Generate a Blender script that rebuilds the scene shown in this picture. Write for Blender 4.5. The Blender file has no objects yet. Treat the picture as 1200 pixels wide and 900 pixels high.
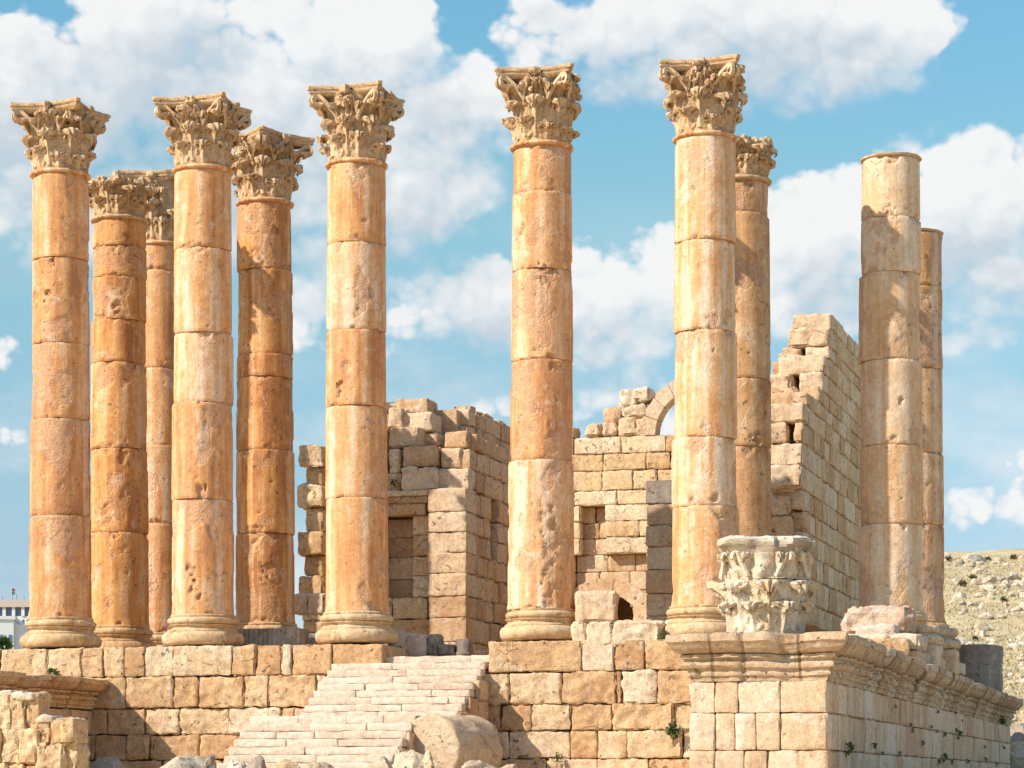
import bpy, math, random
import numpy as np
from mathutils import Vector, Matrix

random.seed(7)
RNG = np.random.default_rng(11)
scene = bpy.context.scene
COL = scene.collection
R = math.radians

# ------------------------------------------------------------------ camera, sky, sun, exposure
F = 2980.0 / 1200.0                      # focal length over frame width
EYE = 1.6
cam_d = bpy.data.cameras.new('camera')
cam = bpy.data.objects.new('camera', cam_d); COL.objects.link(cam)
cam.location = (0, 0, EYE); cam.rotation_euler = (R(90), 0, 0)
cam_d.sensor_width = 36.0; cam_d.lens = 36.0 * F
cam_d.shift_y = 465.0 / 1200.0
cam_d.clip_start = 0.5; cam_d.clip_end = 6000
scene.camera = cam

YAW = math.atan(840.0 / 2980.0)          # the temple's axis turned from the view axis
DX, DY = math.sin(YAW), math.cos(YAW)    # depth axis of the temple
LX, LY = math.cos(YAW), -math.sin(YAW)   # lateral axis, to the right
OX, OY = -11.03, 62.0                    # temple frame's origin: foot of the left corner column

SA, SB, SC = 0.725, 0.69, 0.76            # towards the sun: left, to the front, up (temple frame)
sun_dir = Vector((-SA * LX - SB * DX, -SA * LY - SB * DY, SC)).normalized()
SUN_EL = math.asin(sun_dir.z)
SUN_AZ = math.atan2(sun_dir.x, sun_dir.y)

sun_d = bpy.data.lights.new('sun', 'SUN'); sun = bpy.data.objects.new('sun', sun_d); COL.objects.link(sun)
sun_d.energy = 2.85; sun_d.angle = R(0.5); sun_d.color = (1.0, 0.89, 0.775)
sun.rotation_euler = sun_dir.to_track_quat('Z', 'Y').to_euler(); sun.location = (-40, -20, 60)

scene.view_settings.view_transform = 'Standard'; scene.view_settings.look = 'None'
scene.view_settings.exposure = 1.19; scene.view_settings.gamma = 1.0
scene.view_settings.use_curve_mapping = False
scene.cycles.max_bounces = 6; scene.cycles.diffuse_bounces = 4

SKY_STRENGTH = 0.15
world = bpy.data.worlds.new('World'); scene.world = world; world.use_nodes = True
wn = world.node_tree; wn.nodes.clear()
class NT:
    """small helper to write node trees"""
    def __init__(s, nt): s.nt = nt
    def n(s, typ, **kw):
        nd = s.nt.nodes.new(typ)
        for k, v in kw.items(): setattr(nd, k, v)
        return nd
    def put(s, sock, v):
        if isinstance(v, bpy.types.NodeSocket): s.nt.links.new(v, sock)
        elif v is not None:
            if hasattr(sock, 'default_value'):
                try: sock.default_value = v
                except Exception: sock.default_value = (*v, 1.0)
    def math(s, op, a, b=None, c=None, clamp=False):
        nd = s.n('ShaderNodeMath', operation=op, use_clamp=clamp)
        s.put(nd.inputs[0], a); s.put(nd.inputs[1], b); s.put(nd.inputs[2], c); return nd.outputs[0]
    def vmath(s, op, a, b=None, out=0):
        nd = s.n('ShaderNodeVectorMath', operation=op)
        s.put(nd.inputs[0], a)
        if b is not None: s.put(nd.inputs[1], b)
        return nd.outputs[out]
    def noise(s, vec, scale, detail=4.0, rough=0.5, lac=2.0, dist=0.0):
        nd = s.n('ShaderNodeTexNoise')
        s.put(nd.inputs['Vector'], vec); nd.inputs['Scale'].default_value = scale
        nd.inputs['Detail'].default_value = detail; nd.inputs['Roughness'].default_value = rough
        nd.inputs['Lacunarity'].default_value = lac; nd.inputs['Distortion'].default_value = dist
        return nd.outputs['Fac']
    def sstep(s, v, lo, hi, a=0.0, b=1.0):
        nd = s.n('ShaderNodeMapRange', interpolation_type='SMOOTHSTEP')
        s.put(nd.inputs[0], v); nd.inputs[1].default_value = lo; nd.inputs[2].default_value = hi
        nd.inputs[3].default_value = a; nd.inputs[4].default_value = b; return nd.outputs[0]
    def mix(s, f, a, b, mode='MIX'):
        nd = s.n('ShaderNodeMix', data_type='RGBA', blend_type=mode)
        s.put(nd.inputs[0], f)
        for k, v in ((6, a), (7, b)):
            if isinstance(v, bpy.types.NodeSocket): s.nt.links.new(v, nd.inputs[k])
            else: nd.inputs[k].default_value = (*v[:3], 1.0)
        return nd.outputs[2]

def ray(px, py):
    v = Vector(((px - 600) / 2980.0, 1.0, (915 - py) / 2980.0)); return v.normalized()

def build_world():
    t = NT(wn)
    sky = t.n('ShaderNodeTexSky', sky_type='NISHITA')
    sky.sun_disc = False; sky.sun_elevation = SUN_EL; sky.sun_rotation = SUN_AZ
    sky.air_density = 1.0; sky.dust_density = 0.25; sky.ozone_density = 2.2; sky.altitude = 500
    d = t.n('ShaderNodeTexCoord').outputs['Generated']
    sxyz = t.n('ShaderNodeSeparateXYZ'); t.put(sxyz.inputs[0], d)
    # cumulus clouds standing in fixed directions of the sky
    wob = t.n('ShaderNodeTexNoise'); t.put(wob.inputs['Vector'], d)
    wob.inputs['Scale'].default_value = 38; wob.inputs['Detail'].default_value = 3
    w1 = t.vmath('SUBTRACT', wob.outputs['Color'], (0.5, 0.5, 0.5))
    w1 = t.vmath('MULTIPLY', w1, (0.014, 0.0, 0.014))
    dd = t.vmath('ADD', d, w1)
    blobs = [
        (40, 125, 120, 95, 1), (195, 62, 125, 95, 1), (330, 120, 120, 105, 1), (420, 62, 125, 75, 1), (525, 125, 85, 70, .9),
        (300, 225, 270, 85, .8), (480, 205, 110, 85, .8), (30, 250, 110, 55, .8), (270, 120, 90, 80, .9), (560, 70, 40, 25, .35),
        (745, 48, 165, 62, .9), (900, 28, 170, 80, 1), (1015, 42, 95, 55, .9), (640, 62, 60, 28, .6),
        (560, 350, 100, 65, .9), (690, 350, 120, 68, .85), (470, 385, 80, 38, .6), (745, 330, 70, 50, .7),
        (1150, 262, 105, 95, 1), (960, 275, 85, 65, .85), (1200, 225, 70, 60, .9), (1062, 185, 40, 24, .6), (930, 345, 130, 50, .6), (1060, 320, 120, 50, .6),
        (1140, 397, 55, 22, .6), (372, 365, 45, 40, .55), (725, 472, 85, 34, .5), (582, 487, 50, 32, .5), (640, 470, 70, 26, .4), (430, 300, 60, 30, .3), (1080, 560, 60, 22, .35), (1130, 350, 90, 40, .5),
        (1160, 575, 95, 36, .36), (5, 405, 22, 18, .3), (10, 522, 55, 32, .42), (1000, 372, 80, 30, .45)]
    def blob_field(dd):
        field = None
        for cx, cy, rx, ry, st in blobs:
            c = ray(cx, cy)
            v = t.vmath('MULTIPLY', t.vmath('SUBTRACT', dd, tuple(c)), (2980 / rx, 30.0, 2980 / ry))
            l2 = t.vmath('DOT_PRODUCT', v, v, out=1)
            f = t.math('MULTIPLY_ADD', l2, -0.62 * st, st)            # st at the middle, fading outwards
            if field is None: field = f
            else:
                nd = t.n('ShaderNodeMath', operation='SMOOTH_MAX'); t.put(nd.inputs[0], field); t.put(nd.inputs[1], f); nd.inputs[2].default_value = 0.12
                field = nd.outputs[0]
        return t.math('MAXIMUM', field, -0.9)
    field = blob_field(dd)
    above = blob_field(t.vmath('ADD', dd, (-0.006, 0.0, 0.021)))      # how much cloud stands between here and the sun
    dn = t.vmath('MULTIPLY', t.vmath('ADD', d, t.vmath('MULTIPLY', w1, (0.55, 0.55, 0.55))), (1.0, 1.0, 1.15))
    def puff(vec):
        vo = t.n('ShaderNodeTexVoronoi', feature='F1'); t.put(vo.inputs['Vector'], vec)
        vo.inputs['Scale'].default_value = 42; vo.inputs['Detail'].default_value = 2.0; vo.inputs['Roughness'].default_value = 0.5
        vo.inputs['Lacunarity'].default_value = 2.3
        return t.math('SUBTRACT', 0.52, vo.outputs['Distance'])
    p1 = puff(dn); p2 = puff(t.vmath('ADD', dn, (-0.0035, 0.0, 0.0055)))
    n1 = t.noise(dn, 34, 9, 0.58)
    nb = t.noise(dn, 13, 4, 0.5)
    f = t.math('ADD', t.math('ADD', field, 0.36), t.math('MULTIPLY', p1, 0.8))
    f = t.math('ADD', f, t.math('MULTIPLY', t.math('SUBTRACT', n1, 0.5), 1.15))
    f = t.math('ADD', f, t.math('MULTIPLY', t.math('SUBTRACT', nb, 0.5), 0.7))
    soft = t.sstep(above, 0.15, 0.8)                                   # undersides dissolve, sunlit tops stay crisp
    m1 = t.sstep(f, 0.24, 0.56); m2 = t.sstep(f, 0.02, 1.0)
    mask = t.math('ADD', t.math('MULTIPLY', m1, t.math('SUBTRACT', 1.0, soft)), t.math('MULTIPLY', m2, soft))
    relief = t.math('MULTIPLY', t.math('SUBTRACT', p1, p2), 0.75)
    lit = t.math('SUBTRACT', 1.02, t.math('MULTIPLY', t.sstep(t.math('ADD', above, t.math('MULTIPLY', t.math('SUBTRACT', n1, 0.5), 0.8)), 0.10, 1.0), 0.95))
    lit = t.math('ADD', t.math('ADD', lit, relief), t.math('MULTIPLY', t.math('SUBTRACT', nb, 0.5), 1.3), clamp=True)
    veil = t.math('MULTIPLY', t.sstep(t.noise(t.vmath('MULTIPLY', d, (1.0, 1.0, 2.2)), 9, 5, 0.55), 0.44, 0.70), t.math('MULTIPLY', t.sstep(sxyz.outputs[2], 0.24, 0.12), t.sstep(sxyz.outputs[2], 0.0, 0.04)))
    mask = t.math('MAXIMUM', mask, t.math('MULTIPLY', veil, 0.62))
    k = 1.0 / (2 ** scene.view_settings.exposure)
    cc = t.mix(lit, tuple(k * x for x in (0.60, 0.68, 0.75)), tuple(k * x for x in (0.93, 0.93, 0.93)))
    bg = t.n('ShaderNodeBackground')
    gr = t.n('ShaderNodeValToRGB'); t.put(gr.inputs[0], sxyz.outputs[2]); ge = gr.color_ramp.elements  # sky tint by height; out-of-frame upper dome warmed for the fill light
    for k, (pz, c) in enumerate(((0.0, (.20, .22, .29)), (0.055, (.25, .275, .335)), (0.105, (.335, .355, .35)), (0.217, (.42, .515, .41)), (0.29, (.37, .55, .485)), (0.62, (1.0, .91, .80)))):
        e = ge[k] if k < 2 else ge.new(pz); e.position = pz; e.color = (*c, 1)
    g2 = gr.outputs[0]
    skyc = t.n('ShaderNodeVectorMath', operation='MULTIPLY'); t.put(skyc.inputs[0], sky.outputs[0]); t.put(skyc.inputs[1], g2)
    ccs = t.n('ShaderNodeVectorMath', operation='SCALE'); t.put(ccs.inputs[0], cc); ccs.inputs['Scale'].default_value = 1.0 / SKY_STRENGTH
    t.put(bg.inputs['Color'], t.mix(t.math('MULTIPLY', mask, 0.97), skyc.outputs[0], ccs.outputs[0]))
    bg.inputs['Strength'].default_value = SKY_STRENGTH
    out = t.n('ShaderNodeOutputWorld'); wn.links.new(bg.outputs[0], out.inputs[0])
build_world()

# ------------------------------------------------------------------ picture <-> temple frame
def T(s, t, z=0.0):
    return Vector((OX + s * LX + t * DX, OY + s * LY + t * DY, z))
def s_of(px, t):
    u = (px - 600) / 2980.0
    return (u * (OY + t * DY) - OX - t * DX) / (LX - u * LY)
def t_of(px, s):
    u = (px - 600) / 2980.0
    return (u * (OY + s * LY) - OX - s * LX) / (DX - u * DY)
def z_of(py, s, t):
    return EYE + (915 - py) / 2980.0 * (OY + s * LY + t * DY)
def zY(py, Y): return EYE + (915 - py) / 2980.0 * Y
def xY(px, Y): return (px - 600) / 2980.0 * Y

# ------------------------------------------------------------------ numpy noise
_perm = np.random.default_rng(3).permutation(256); _perm = np.concatenate([_perm, _perm, _perm])
_grad = np.random.default_rng(5).normal(size=(256, 3)); _grad /= np.linalg.norm(_grad, axis=1)[:, None]
def perlin(p):
    p = np.asarray(p, float); i = np.floor(p).astype(int); f = p - i
    u = f * f * f * (f * (f * 6 - 15) + 10); i &= 255
    out = 0
    for a in (0, 1):
        wa = u[:, 0] if a else 1 - u[:, 0]
        for b in (0, 1):
            wb = u[:, 1] if b else 1 - u[:, 1]
            for c in (0, 1):
                wc = u[:, 2] if c else 1 - u[:, 2]
                h = _perm[_perm[_perm[(i[:, 0] + a) & 255] + ((i[:, 1] + b) & 255)] + ((i[:, 2] + c) & 255)]
                g = _grad[h]
                out = out + wa * wb * wc * (g[:, 0] * (f[:, 0] - a) + g[:, 1] * (f[:, 1] - b) + g[:, 2] * (f[:, 2] - c))
    return out * 1.6
def fbm(p, oct=3, lac=2.1, gain=0.5):
    p = np.asarray(p, float); v = 0; a = 1.0
    for o in range(oct):
        v = v + a * perlin(p + o * 17.3); p = p * lac; a *= gain
    return v
def sst(x, a, b):
    t = np.clip((x - a) / (b - a), 0, 1); return t * t * (3 - 2 * t)

# ------------------------------------------------------------------ mesh building
class MB:
    def __init__(s): s.v = []; s.f = []; s.a = []; s.n = 0
    def add(s, v, faces, attr=(0.5, 0.0, 0.0)):
        v = np.asarray(v, float)
        a = np.asarray(attr, float)
        if a.ndim == 1: a = np.tile(a, (len(v), 1))
        s.v.append(v); s.a.append(a)
        for f in (faces if isinstance(faces, (list, tuple)) else [faces]):
            f = np.asarray(f, int)
            if len(f): s.f.append(f + s.n)
        s.n += len(v)
    def build(s, name, mat, parent=None, loc=None, rz=None, sharp=38):
        V = np.concatenate(s.v); A = np.concatenate(s.a)
        me = bpy.data.meshes.new(name)
        me.vertices.add(len(V)); me.vertices.foreach_set('co', V.astype(np.float32).ravel())
        idx = np.concatenate([f.ravel() for f in s.f]); tot = np.concatenate([np.full(len(f), f.shape[1]) for f in s.f])
        start = np.concatenate([[0], np.cumsum(tot)[:-1]])
        me.loops.add(len(idx)); me.loops.foreach_set('vertex_index', idx.astype(np.int32))
        me.polygons.add(len(tot)); me.polygons.foreach_set('loop_start', start.astype(np.int32)); me.polygons.foreach_set('loop_total', tot.astype(np.int32))
        me.update(calc_edges=True); me.validate()
        at = me.color_attributes.new('blk', 'FLOAT_COLOR', 'POINT')
        C4 = np.concatenate([A, np.ones((len(A), 1))], 1)
        at.data.foreach_set('color', C4.astype(np.float32).ravel())
        me.polygons.foreach_set('use_smooth', np.ones(len(tot), bool))
        if sharp: me.set_sharp_from_angle(angle=R(sharp))
        me.materials.append(mat)
        o = bpy.data.objects.new(name, me); COL.objects.link(o)
        if parent is not None: o.parent = parent
        if loc is not None: o.location = loc
        if rz is not None: o.rotation_euler = (0, 0, rz)
        return o

def tag(o, label=None, cat=None, group=None, kind=None):
    if label: o['label'] = label
    if cat: o['category'] = cat
    if group: o['group'] = group
    if kind: o['kind'] = kind
    return o
def thing(name, loc, rz, label, cat, group=None):
    o = bpy.data.objects.new(name, None); COL.objects.link(o)
    o.empty_display_size = 0.3
    o.location = loc; o.rotation_euler = (0, 0, rz)
    return tag(o, label, cat, group, 'thing')

_tmpl = {}
def cube_template(nx, ny, nz):
    """welded surface grid of a cube, integer coordinates"""
    key = (nx, ny, nz)
    if key in _tmpl: return _tmpl[key]
    P = []; Q = []
    def face(ax, side, n):
        o = [i for i in range(3) if i != ax]
        a, b = n[o[0]], n[o[1]]
        base = len(P)
        for i in range(a + 1):
            for j in range(b + 1):
                c = [0, 0, 0]; c[o[0]] = i; c[o[1]] = j; c[ax] = n[ax] if side else 0
                P.append(tuple(c))
        flip = (side == 1) ^ (ax == 1)
        for i in range(a):
            for j in range(b):
                q = [base + i * (b + 1) + j, base + (i + 1) * (b + 1) + j, base + (i + 1) * (b + 1) + j + 1, base + i * (b + 1) + j + 1]
                Q.append(q if flip else q[::-1])
    for ax in range(3):
        for side in (0, 1): face(ax, side, (nx, ny, nz))
    P = np.array(P); uq, inv = np.unique(P, axis=0, return_inverse=True)
    inv = inv.ravel()
    _tmpl[key] = (uq, inv[np.array(Q)]); return _tmpl[key]

def block(mb, x0, x1, y0, y1, z0, z1, r=0.035, amp=0.014, cell=0.16, hue=None, rough=0.0, wear=0.0, rot=0.0, tilt=0.0, seed=None, rf=3.3):
    """one rounded, weathered stone block"""
    size = np.array([x1 - x0, y1 - y0, z1 - z0]); c = np.array([x0 + x1, y0 + y1, z0 + z1]) / 2
    n = tuple(int(np.clip(round(q / cell), 2, 22)) + 2 for q in size)
    P, Q = cube_template(*n)
    h = size / 2; rr = min(r, 0.45 * h.min())
    co = np.zeros((len(P), 3))
    for k in range(3):
        g = np.concatenate([[-h[k]], np.linspace(-h[k] + rr, h[k] - rr, n[k] - 1), [h[k]]])
        co[:, k] = g[P[:, k]]
    inner = np.clip(co, -(h - rr), h - rr); d = co - inner
    ln = np.linalg.norm(d, axis=1); nm = d / np.maximum(ln, 1e-9)[:, None]
    co = inner + nm * rr
    sd = np.array(seed) if seed is not None else RNG.uniform(-40, 40, 3)
    q = co + sd
    disp = fbm(q * 1.7, 2) * amp * 1.3 + fbm(q * 6.0, 2) * amp * 0.75
    edge = (np.sum(np.abs(d) > rr * 0.4, axis=1) >= 2)
    chip = sst(fbm(q * 3.1 + 9, 2), 0.10, 0.6) * edge
    disp = disp - chip * (0.03 + 1.6 * amp)
    if rough: disp = disp + fbm(q * rf + 4, 3) * rough
    co = co + nm * disp[:, None]
    if tilt:
        m = np.array(Matrix.Rotation(tilt, 3, Vector((random.random() - .5, random.random() - .5, 0.2)).normalized())); co = co @ m.T
    if rot:
        m = np.array(Matrix.Rotation(rot, 3, 'Z')); co = co @ m.T
    hv = RNG.random() if hue is None else hue
    w = np.clip(wear + chip * 0.5 + np.clip(fbm(q * 1.3 + 2, 2), 0, 1) * 0.35, 0, 1)
    a = np.stack([np.full(len(co), hv), w, np.full(len(co), RNG.random())], 1)
    mb.add(co + c, Q, a)

def box(mb, x0, x1, y0, y1, z0, z1, attr=(0.5, 0, 0)):
    v = np.array([(x, y, z) for x in (x0, x1) for y in (y0, y1) for z in (z0, z1)])
    f = np.array([(0, 1, 3, 2), (4, 6, 7, 5), (0, 4, 5, 1), (2, 3, 7, 6), (0, 2, 6, 4), (1, 5, 7, 3)])
    mb.add(v, f, attr)

def lathe(mb, prof, n=64, disp=None, attr=None, caps=True):
    """prof: array of (r, z); disp(theta, r, z) -> radial offset, attr(theta,z)->Nx3"""
    prof = np.asarray(prof, float); m = len(prof)
    th = np.linspace(0, 2 * math.pi, n, endpoint=False)
    TH, PR = np.meshgrid(th, prof[:, 0]); _, PZ = np.meshgrid(th, prof[:, 1])
    TH, PR, PZ = TH.ravel(), PR.ravel(), PZ.ravel()
    off = disp(TH, PR, PZ) if disp is not None else 0
    rr = np.maximum(PR + off, 0.001)
    v = np.stack([rr * np.cos(TH), rr * np.sin(TH), PZ], 1)
    A = attr(TH, PZ) if attr is not None else np.tile((0.5, 0, 0), (len(v), 1))
    i = np.arange(m - 1)[:, None]; j = np.arange(n)[None, :]; j2 = (j + 1) % n
    f = np.stack([(i * n + j), (i * n + j2), ((i + 1) * n + j2), ((i + 1) * n + j)], -1).reshape(-1, 4)
    faces = [f]
    if caps:
        v = np.concatenate([v, [[0, 0, prof[0, 1]], [0, 0, prof[-1, 1]]]]); A = np.concatenate([A, A[:1], A[-1:]])
        c0, c1 = m * n, m * n + 1; jj = np.arange(n); jn = (jj + 1) % n
        faces.append(np.stack([np.full(n, c0), jn, jj], 1)); b = (m - 1) * n
        faces.append(np.stack([np.full(n, c1), b + jj, b + jn], 1))
    mb.add(v, faces, A)

def grid_faces(a, b):
    i = np.arange(a - 1)[:, None]; j = np.arange(b - 1)[None, :]
    return np.stack([i * b + j, (i + 1) * b + j, (i + 1) * b + j + 1, i * b + j + 1], -1).reshape(-1, 4)

# ------------------------------------------------------------------ materials
def stone(name, cols, pale, dark, streak=0.5, patch=1.0, bump=0.5, pits=0.5, grey=(0.22, 0.20, 0.17), lichen=0.0, worn=(0.36, 0.22, 0.12), scale=1.0, topgrey=0.0, cracks=0.4, stain=0.35, stain_col=(0.26, 0.13, 0.06), grain=1.0, bands=None, huevar=0.8, runs=0.0):
    m = bpy.data.materials.new(name); m.use_nodes = True
    nt = m.node_tree; nt.nodes.clear(); t = NT(nt)
    tc = t.n('ShaderNodeTexCoord').outputs['Object']
    at = t.n('ShaderNodeAttribute', attribute_name='blk'); sep = t.n('ShaderNodeSeparateColor'); t.put(sep.inputs[0], at.outputs['Color'])
    rv, wear, rb = sep.outputs[0], sep.outputs[1], sep.outputs[2]
    offv = t.n('ShaderNodeCombineXYZ'); t.put(offv.inputs[0], t.math('MULTIPLY', rv, 37.0)); t.put(offv.inputs[1], t.math('MULTIPLY', rb, 53.0)); t.put(offv.inputs[2], t.math('MULTIPLY', rv, 19.0))
    p = t.vmath('ADD', tc, offv.outputs[0])
    n_big = t.noise(p, 0.8 * scale, 5, 0.6, dist=0.4)
    ps = t.vmath('MULTIPLY', p, (4.2, 4.2, 0.33))
    n_str = t.noise(ps, 1.0 * scale, 5, 0.6)
    n_mid = t.noise(p, 3.2 * scale, 6, 0.65)
    n_fine = t.noise(p, 22 * scale, 4, 0.7)
    v = t.math('MULTIPLY', t.math('SUBTRACT', n_big, 0.5), 1.5 * patch)
    v = t.math('ADD', v, t.math('MULTIPLY', t.math('SUBTRACT', n_str, 0.5), 2.2 * streak))
    v = t.math('ADD', v, t.math('MULTIPLY', t.math('SUBTRACT', n_mid, 0.5), 0.5))
    v = t.math('ADD', v, t.math('MULTIPLY', t.math('SUBTRACT', rv, 0.5), huevar))
    v = t.math('ADD', v, 0.5)
    ramp = t.n('ShaderNodeValToRGB'); t.put(ramp.inputs[0], v)
    el = ramp.color_ramp.elements
    while len(el) < len(cols): el.new(0.5)
    for k, c in enumerate(cols):
        el[k].position = k / (len(cols) - 1); el[k].color = (*c, 1)
    col = ramp.outputs[0]
    # worn, pitted surface where the old face has fallen off
    wm = t.sstep(t.math('ADD', wear, t.math('MULTIPLY', t.math('SUBTRACT', n_mid, 0.5), 0.9)), 0.30, 0.62)
    wcol = t.mix(n_fine, tuple(0.75 * c for c in worn), tuple(min(1, 1.45 * c) for c in worn))
    col = t.mix(t.math('MULTIPLY', wm, 0.75), col, wcol)
    # pale crust
    n_p = t.noise(t.vmath('ADD', t.vmath('MULTIPLY', p, (1.0, 1.0, 0.7)), (11, 5, 3)), 1.9 * scale, 7, 0.68, dist=0.5)
    pm = t.sstep(n_p, 0.56, 0.70)
    col = t.mix(t.math('MULTIPLY', pm, 0.72), col, pale)
    # speckle
    sp = t.sstep(t.noise(p, 46 * scale, 3, 0.6), 0.30, 0.75, 1 - 0.20 * grain, 1 + 0.16 * grain)
    spc = t.n('ShaderNodeVectorMath', operation='SCALE'); t.put(spc.inputs[0], col); t.put(spc.inputs['Scale'], sp); col = spc.outputs[0]
    # holes
    n_h = t.noise(t.vmath('ADD', p, (3, 31, 7)), 7.5 * scale, 3, 0.55)
    gate = t.math('MAXIMUM', t.sstep(t.noise(t.vmath('ADD', p, (13, 1, 27)), 1.3 * scale, 2, 0.5), 0.47, 0.60), t.math('MULTIPLY', wm, 0.9))
    hm = t.math('MULTIPLY', t.sstep(n_h, 0.62, 0.68), gate)
    hm = t.math('MULTIPLY', hm, pits, clamp=True)
    col = t.mix(t.math('MULTIPLY', hm, 0.85), col, dark)
    if lichen or topgrey:
        ge = t.n('ShaderNodeNewGeometry'); sx = t.n('ShaderNodeSeparateXYZ'); t.put(sx.inputs[0], ge.outputs['Normal'])
        up = t.sstep(sx.outputs[2], 0.35, 0.9)
        n_l = t.noise(t.vmath('ADD', p, (7, 17, 2)), 3.0 * scale, 6, 0.7)
        lm = t.math('ADD', t.math('MULTIPLY', t.sstep(n_l, 0.50, 0.66), lichen), t.math('MULTIPLY', t.math('MULTIPLY', up, t.sstep(n_l, 0.3, 0.6)), topgrey), clamp=True)
        col = t.mix(lm, col, grey)
    if runs:
        rn = t.noise(t.vmath('MULTIPLY', tc, (1.5, 1.5, 0.30)), 1.0, 6, 0.68, dist=0.5)
        rn2 = t.noise(tc, 0.35, 5, 0.6)
        col = t.mix(t.math('MULTIPLY', t.sstep(t.math('ADD', t.math('MULTIPLY', rn, 0.65), t.math('MULTIPLY', rn2, 0.35)), 0.50, 0.64), runs), col, tuple(0.75 * c for c in stain_col[:2]) + (stain_col[2] * 0.9,))
        col = t.mix(t.math('MULTIPLY', t.sstep(rn, 0.46, 0.34), runs * 0.25), col, pale)
    if bands:
        oc = t.n('ShaderNodeCombineXYZ'); t.put(oc.inputs[0], t.math('MULTIPLY', rb, 91.0)); t.put(oc.inputs[1], t.math('MULTIPLY', rb, 47.0))
        po = t.vmath('ADD', t.vmath('MULTIPLY', tc, (3.4, 3.4, 0.05)), oc.outputs[0])
        b1 = t.noise(po, 1.0, 5, 0.62, dist=0.3)
        brk = t.math('MULTIPLY', t.math('SUBTRACT', n_mid, 0.5), 0.32)
        b1 = t.math('ADD', b1, brk)
        col = t.mix(t.math('MULTIPLY', t.sstep(b1, 0.55, 0.68), 0.62), col, bands[0])
        col = t.mix(t.math('MULTIPLY', t.sstep(b1, 0.46, 0.34), 0.55), col, bands[1])
    # fine cracks and damp stains
    wv = t.n('ShaderNodeTexNoise'); t.put(wv.inputs['Vector'], p); wv.inputs['Scale'].default_value = 3.0; wv.inputs['Detail'].default_value = 4
    pw = t.vmath('ADD', p, t.vmath('MULTIPLY', t.vmath('SUBTRACT', wv.outputs['Color'], (0.5, 0.5, 0.5)), (0.45, 0.45, 0.45)))
    vo = t.n('ShaderNodeTexVoronoi', feature='DISTANCE_TO_EDGE'); t.put(vo.inputs['Vector'], pw); vo.inputs['Scale'].default_value = 0.85 * scale
    cm = t.math('MULTIPLY', t.sstep(vo.outputs['Distance'], 0.004, 0.020, 1.0, 0.0), t.sstep(t.noise(t.vmath('ADD', p, (5, 25, 9)), 1.0, 3, 0.5), 0.55, 0.62))
    cm = t.math('MULTIPLY', cm, cracks)
    col = t.mix(t.math('MULTIPLY', cm, 0.7), col, dark)
    st = t.sstep(t.noise(t.vmath('ADD', t.vmath('MULTIPLY', p, (6.0, 6.0, 0.7)), (2, 8, 4)), 1.0, 5, 0.65), 0.54, 0.74)
    col = t.mix(t.math('MULTIPLY', st, stain), col, stain_col)
    gr = t.sstep(t.noise(p, 9 * scale, 5, 0.75), 0.32, 0.70, 1 - 0.20 * grain, 1 + 0.17 * grain)
    grc = t.n('ShaderNodeVectorMath', operation='SCALE'); t.put(grc.inputs[0], col); t.put(grc.inputs['Scale'], gr); col = grc.outputs[0]
    bs = t.n('ShaderNodeBsdfPrincipled'); t.put(bs.inputs['Base Color'], col)
    bs.inputs['Roughness'].default_value = 0.82; bs.inputs['Specular IOR Level'].default_value = 0.25
    h = t.math('ADD', t.math('MULTIPLY', n_fine, 0.35), t.math('MULTIPLY', n_mid, 0.8))
    h = t.math('SUBTRACT', h, t.math('MULTIPLY', hm, 1.5))
    h = t.math('SUBTRACT', h, t.math('MULTIPLY', cm, 0.8))
    h = t.math('ADD', h, t.math('MULTIPLY', pm, 0.25))
    h = t.math('ADD', h, t.math('MULTIPLY', t.math('MULTIPLY', wm, t.noise(p, 11, 4, 0.7)), 1.0))
    b = t.n('ShaderNodeBump'); b.inputs['Strength'].default_value = bump; b.inputs['Distance'].default_value = 0.05
    t.put(b.inputs['Height'], h); t.put(bs.inputs['Normal'], b.outputs[0])
    out = t.n('ShaderNodeOutputMaterial'); nt.links.new(bs.outputs[0], out.inputs[0])
    return m

def plain(name, c, rough=0.7, var=0.25, scale=6.0, bump=0.2):
    m = bpy.data.materials.new(name); m.use_nodes = True
    nt = m.node_tree; nt.nodes.clear(); t = NT(nt)
    tc = t.n('ShaderNodeTexCoord').outputs['Object']
    n = t.noise(tc, scale, 5, 0.6)
    col = t.mix(n, tuple(x * (1 - var) for x in c), tuple(min(1, x * (1 + var)) for x in c))
    bs = t.n('ShaderNodeBsdfPrincipled'); t.put(bs.inputs['Base Color'], col); bs.inputs['Roughness'].default_value = rough
    b = t.n('ShaderNodeBump'); b.inputs['Strength'].default_value = bump; t.put(b.inputs['Height'], n); t.put(bs.inputs['Normal'], b.outputs[0])
    out = t.n('ShaderNodeOutputMaterial'); nt.links.new(bs.outputs[0], out.inputs[0])
    return m

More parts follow.
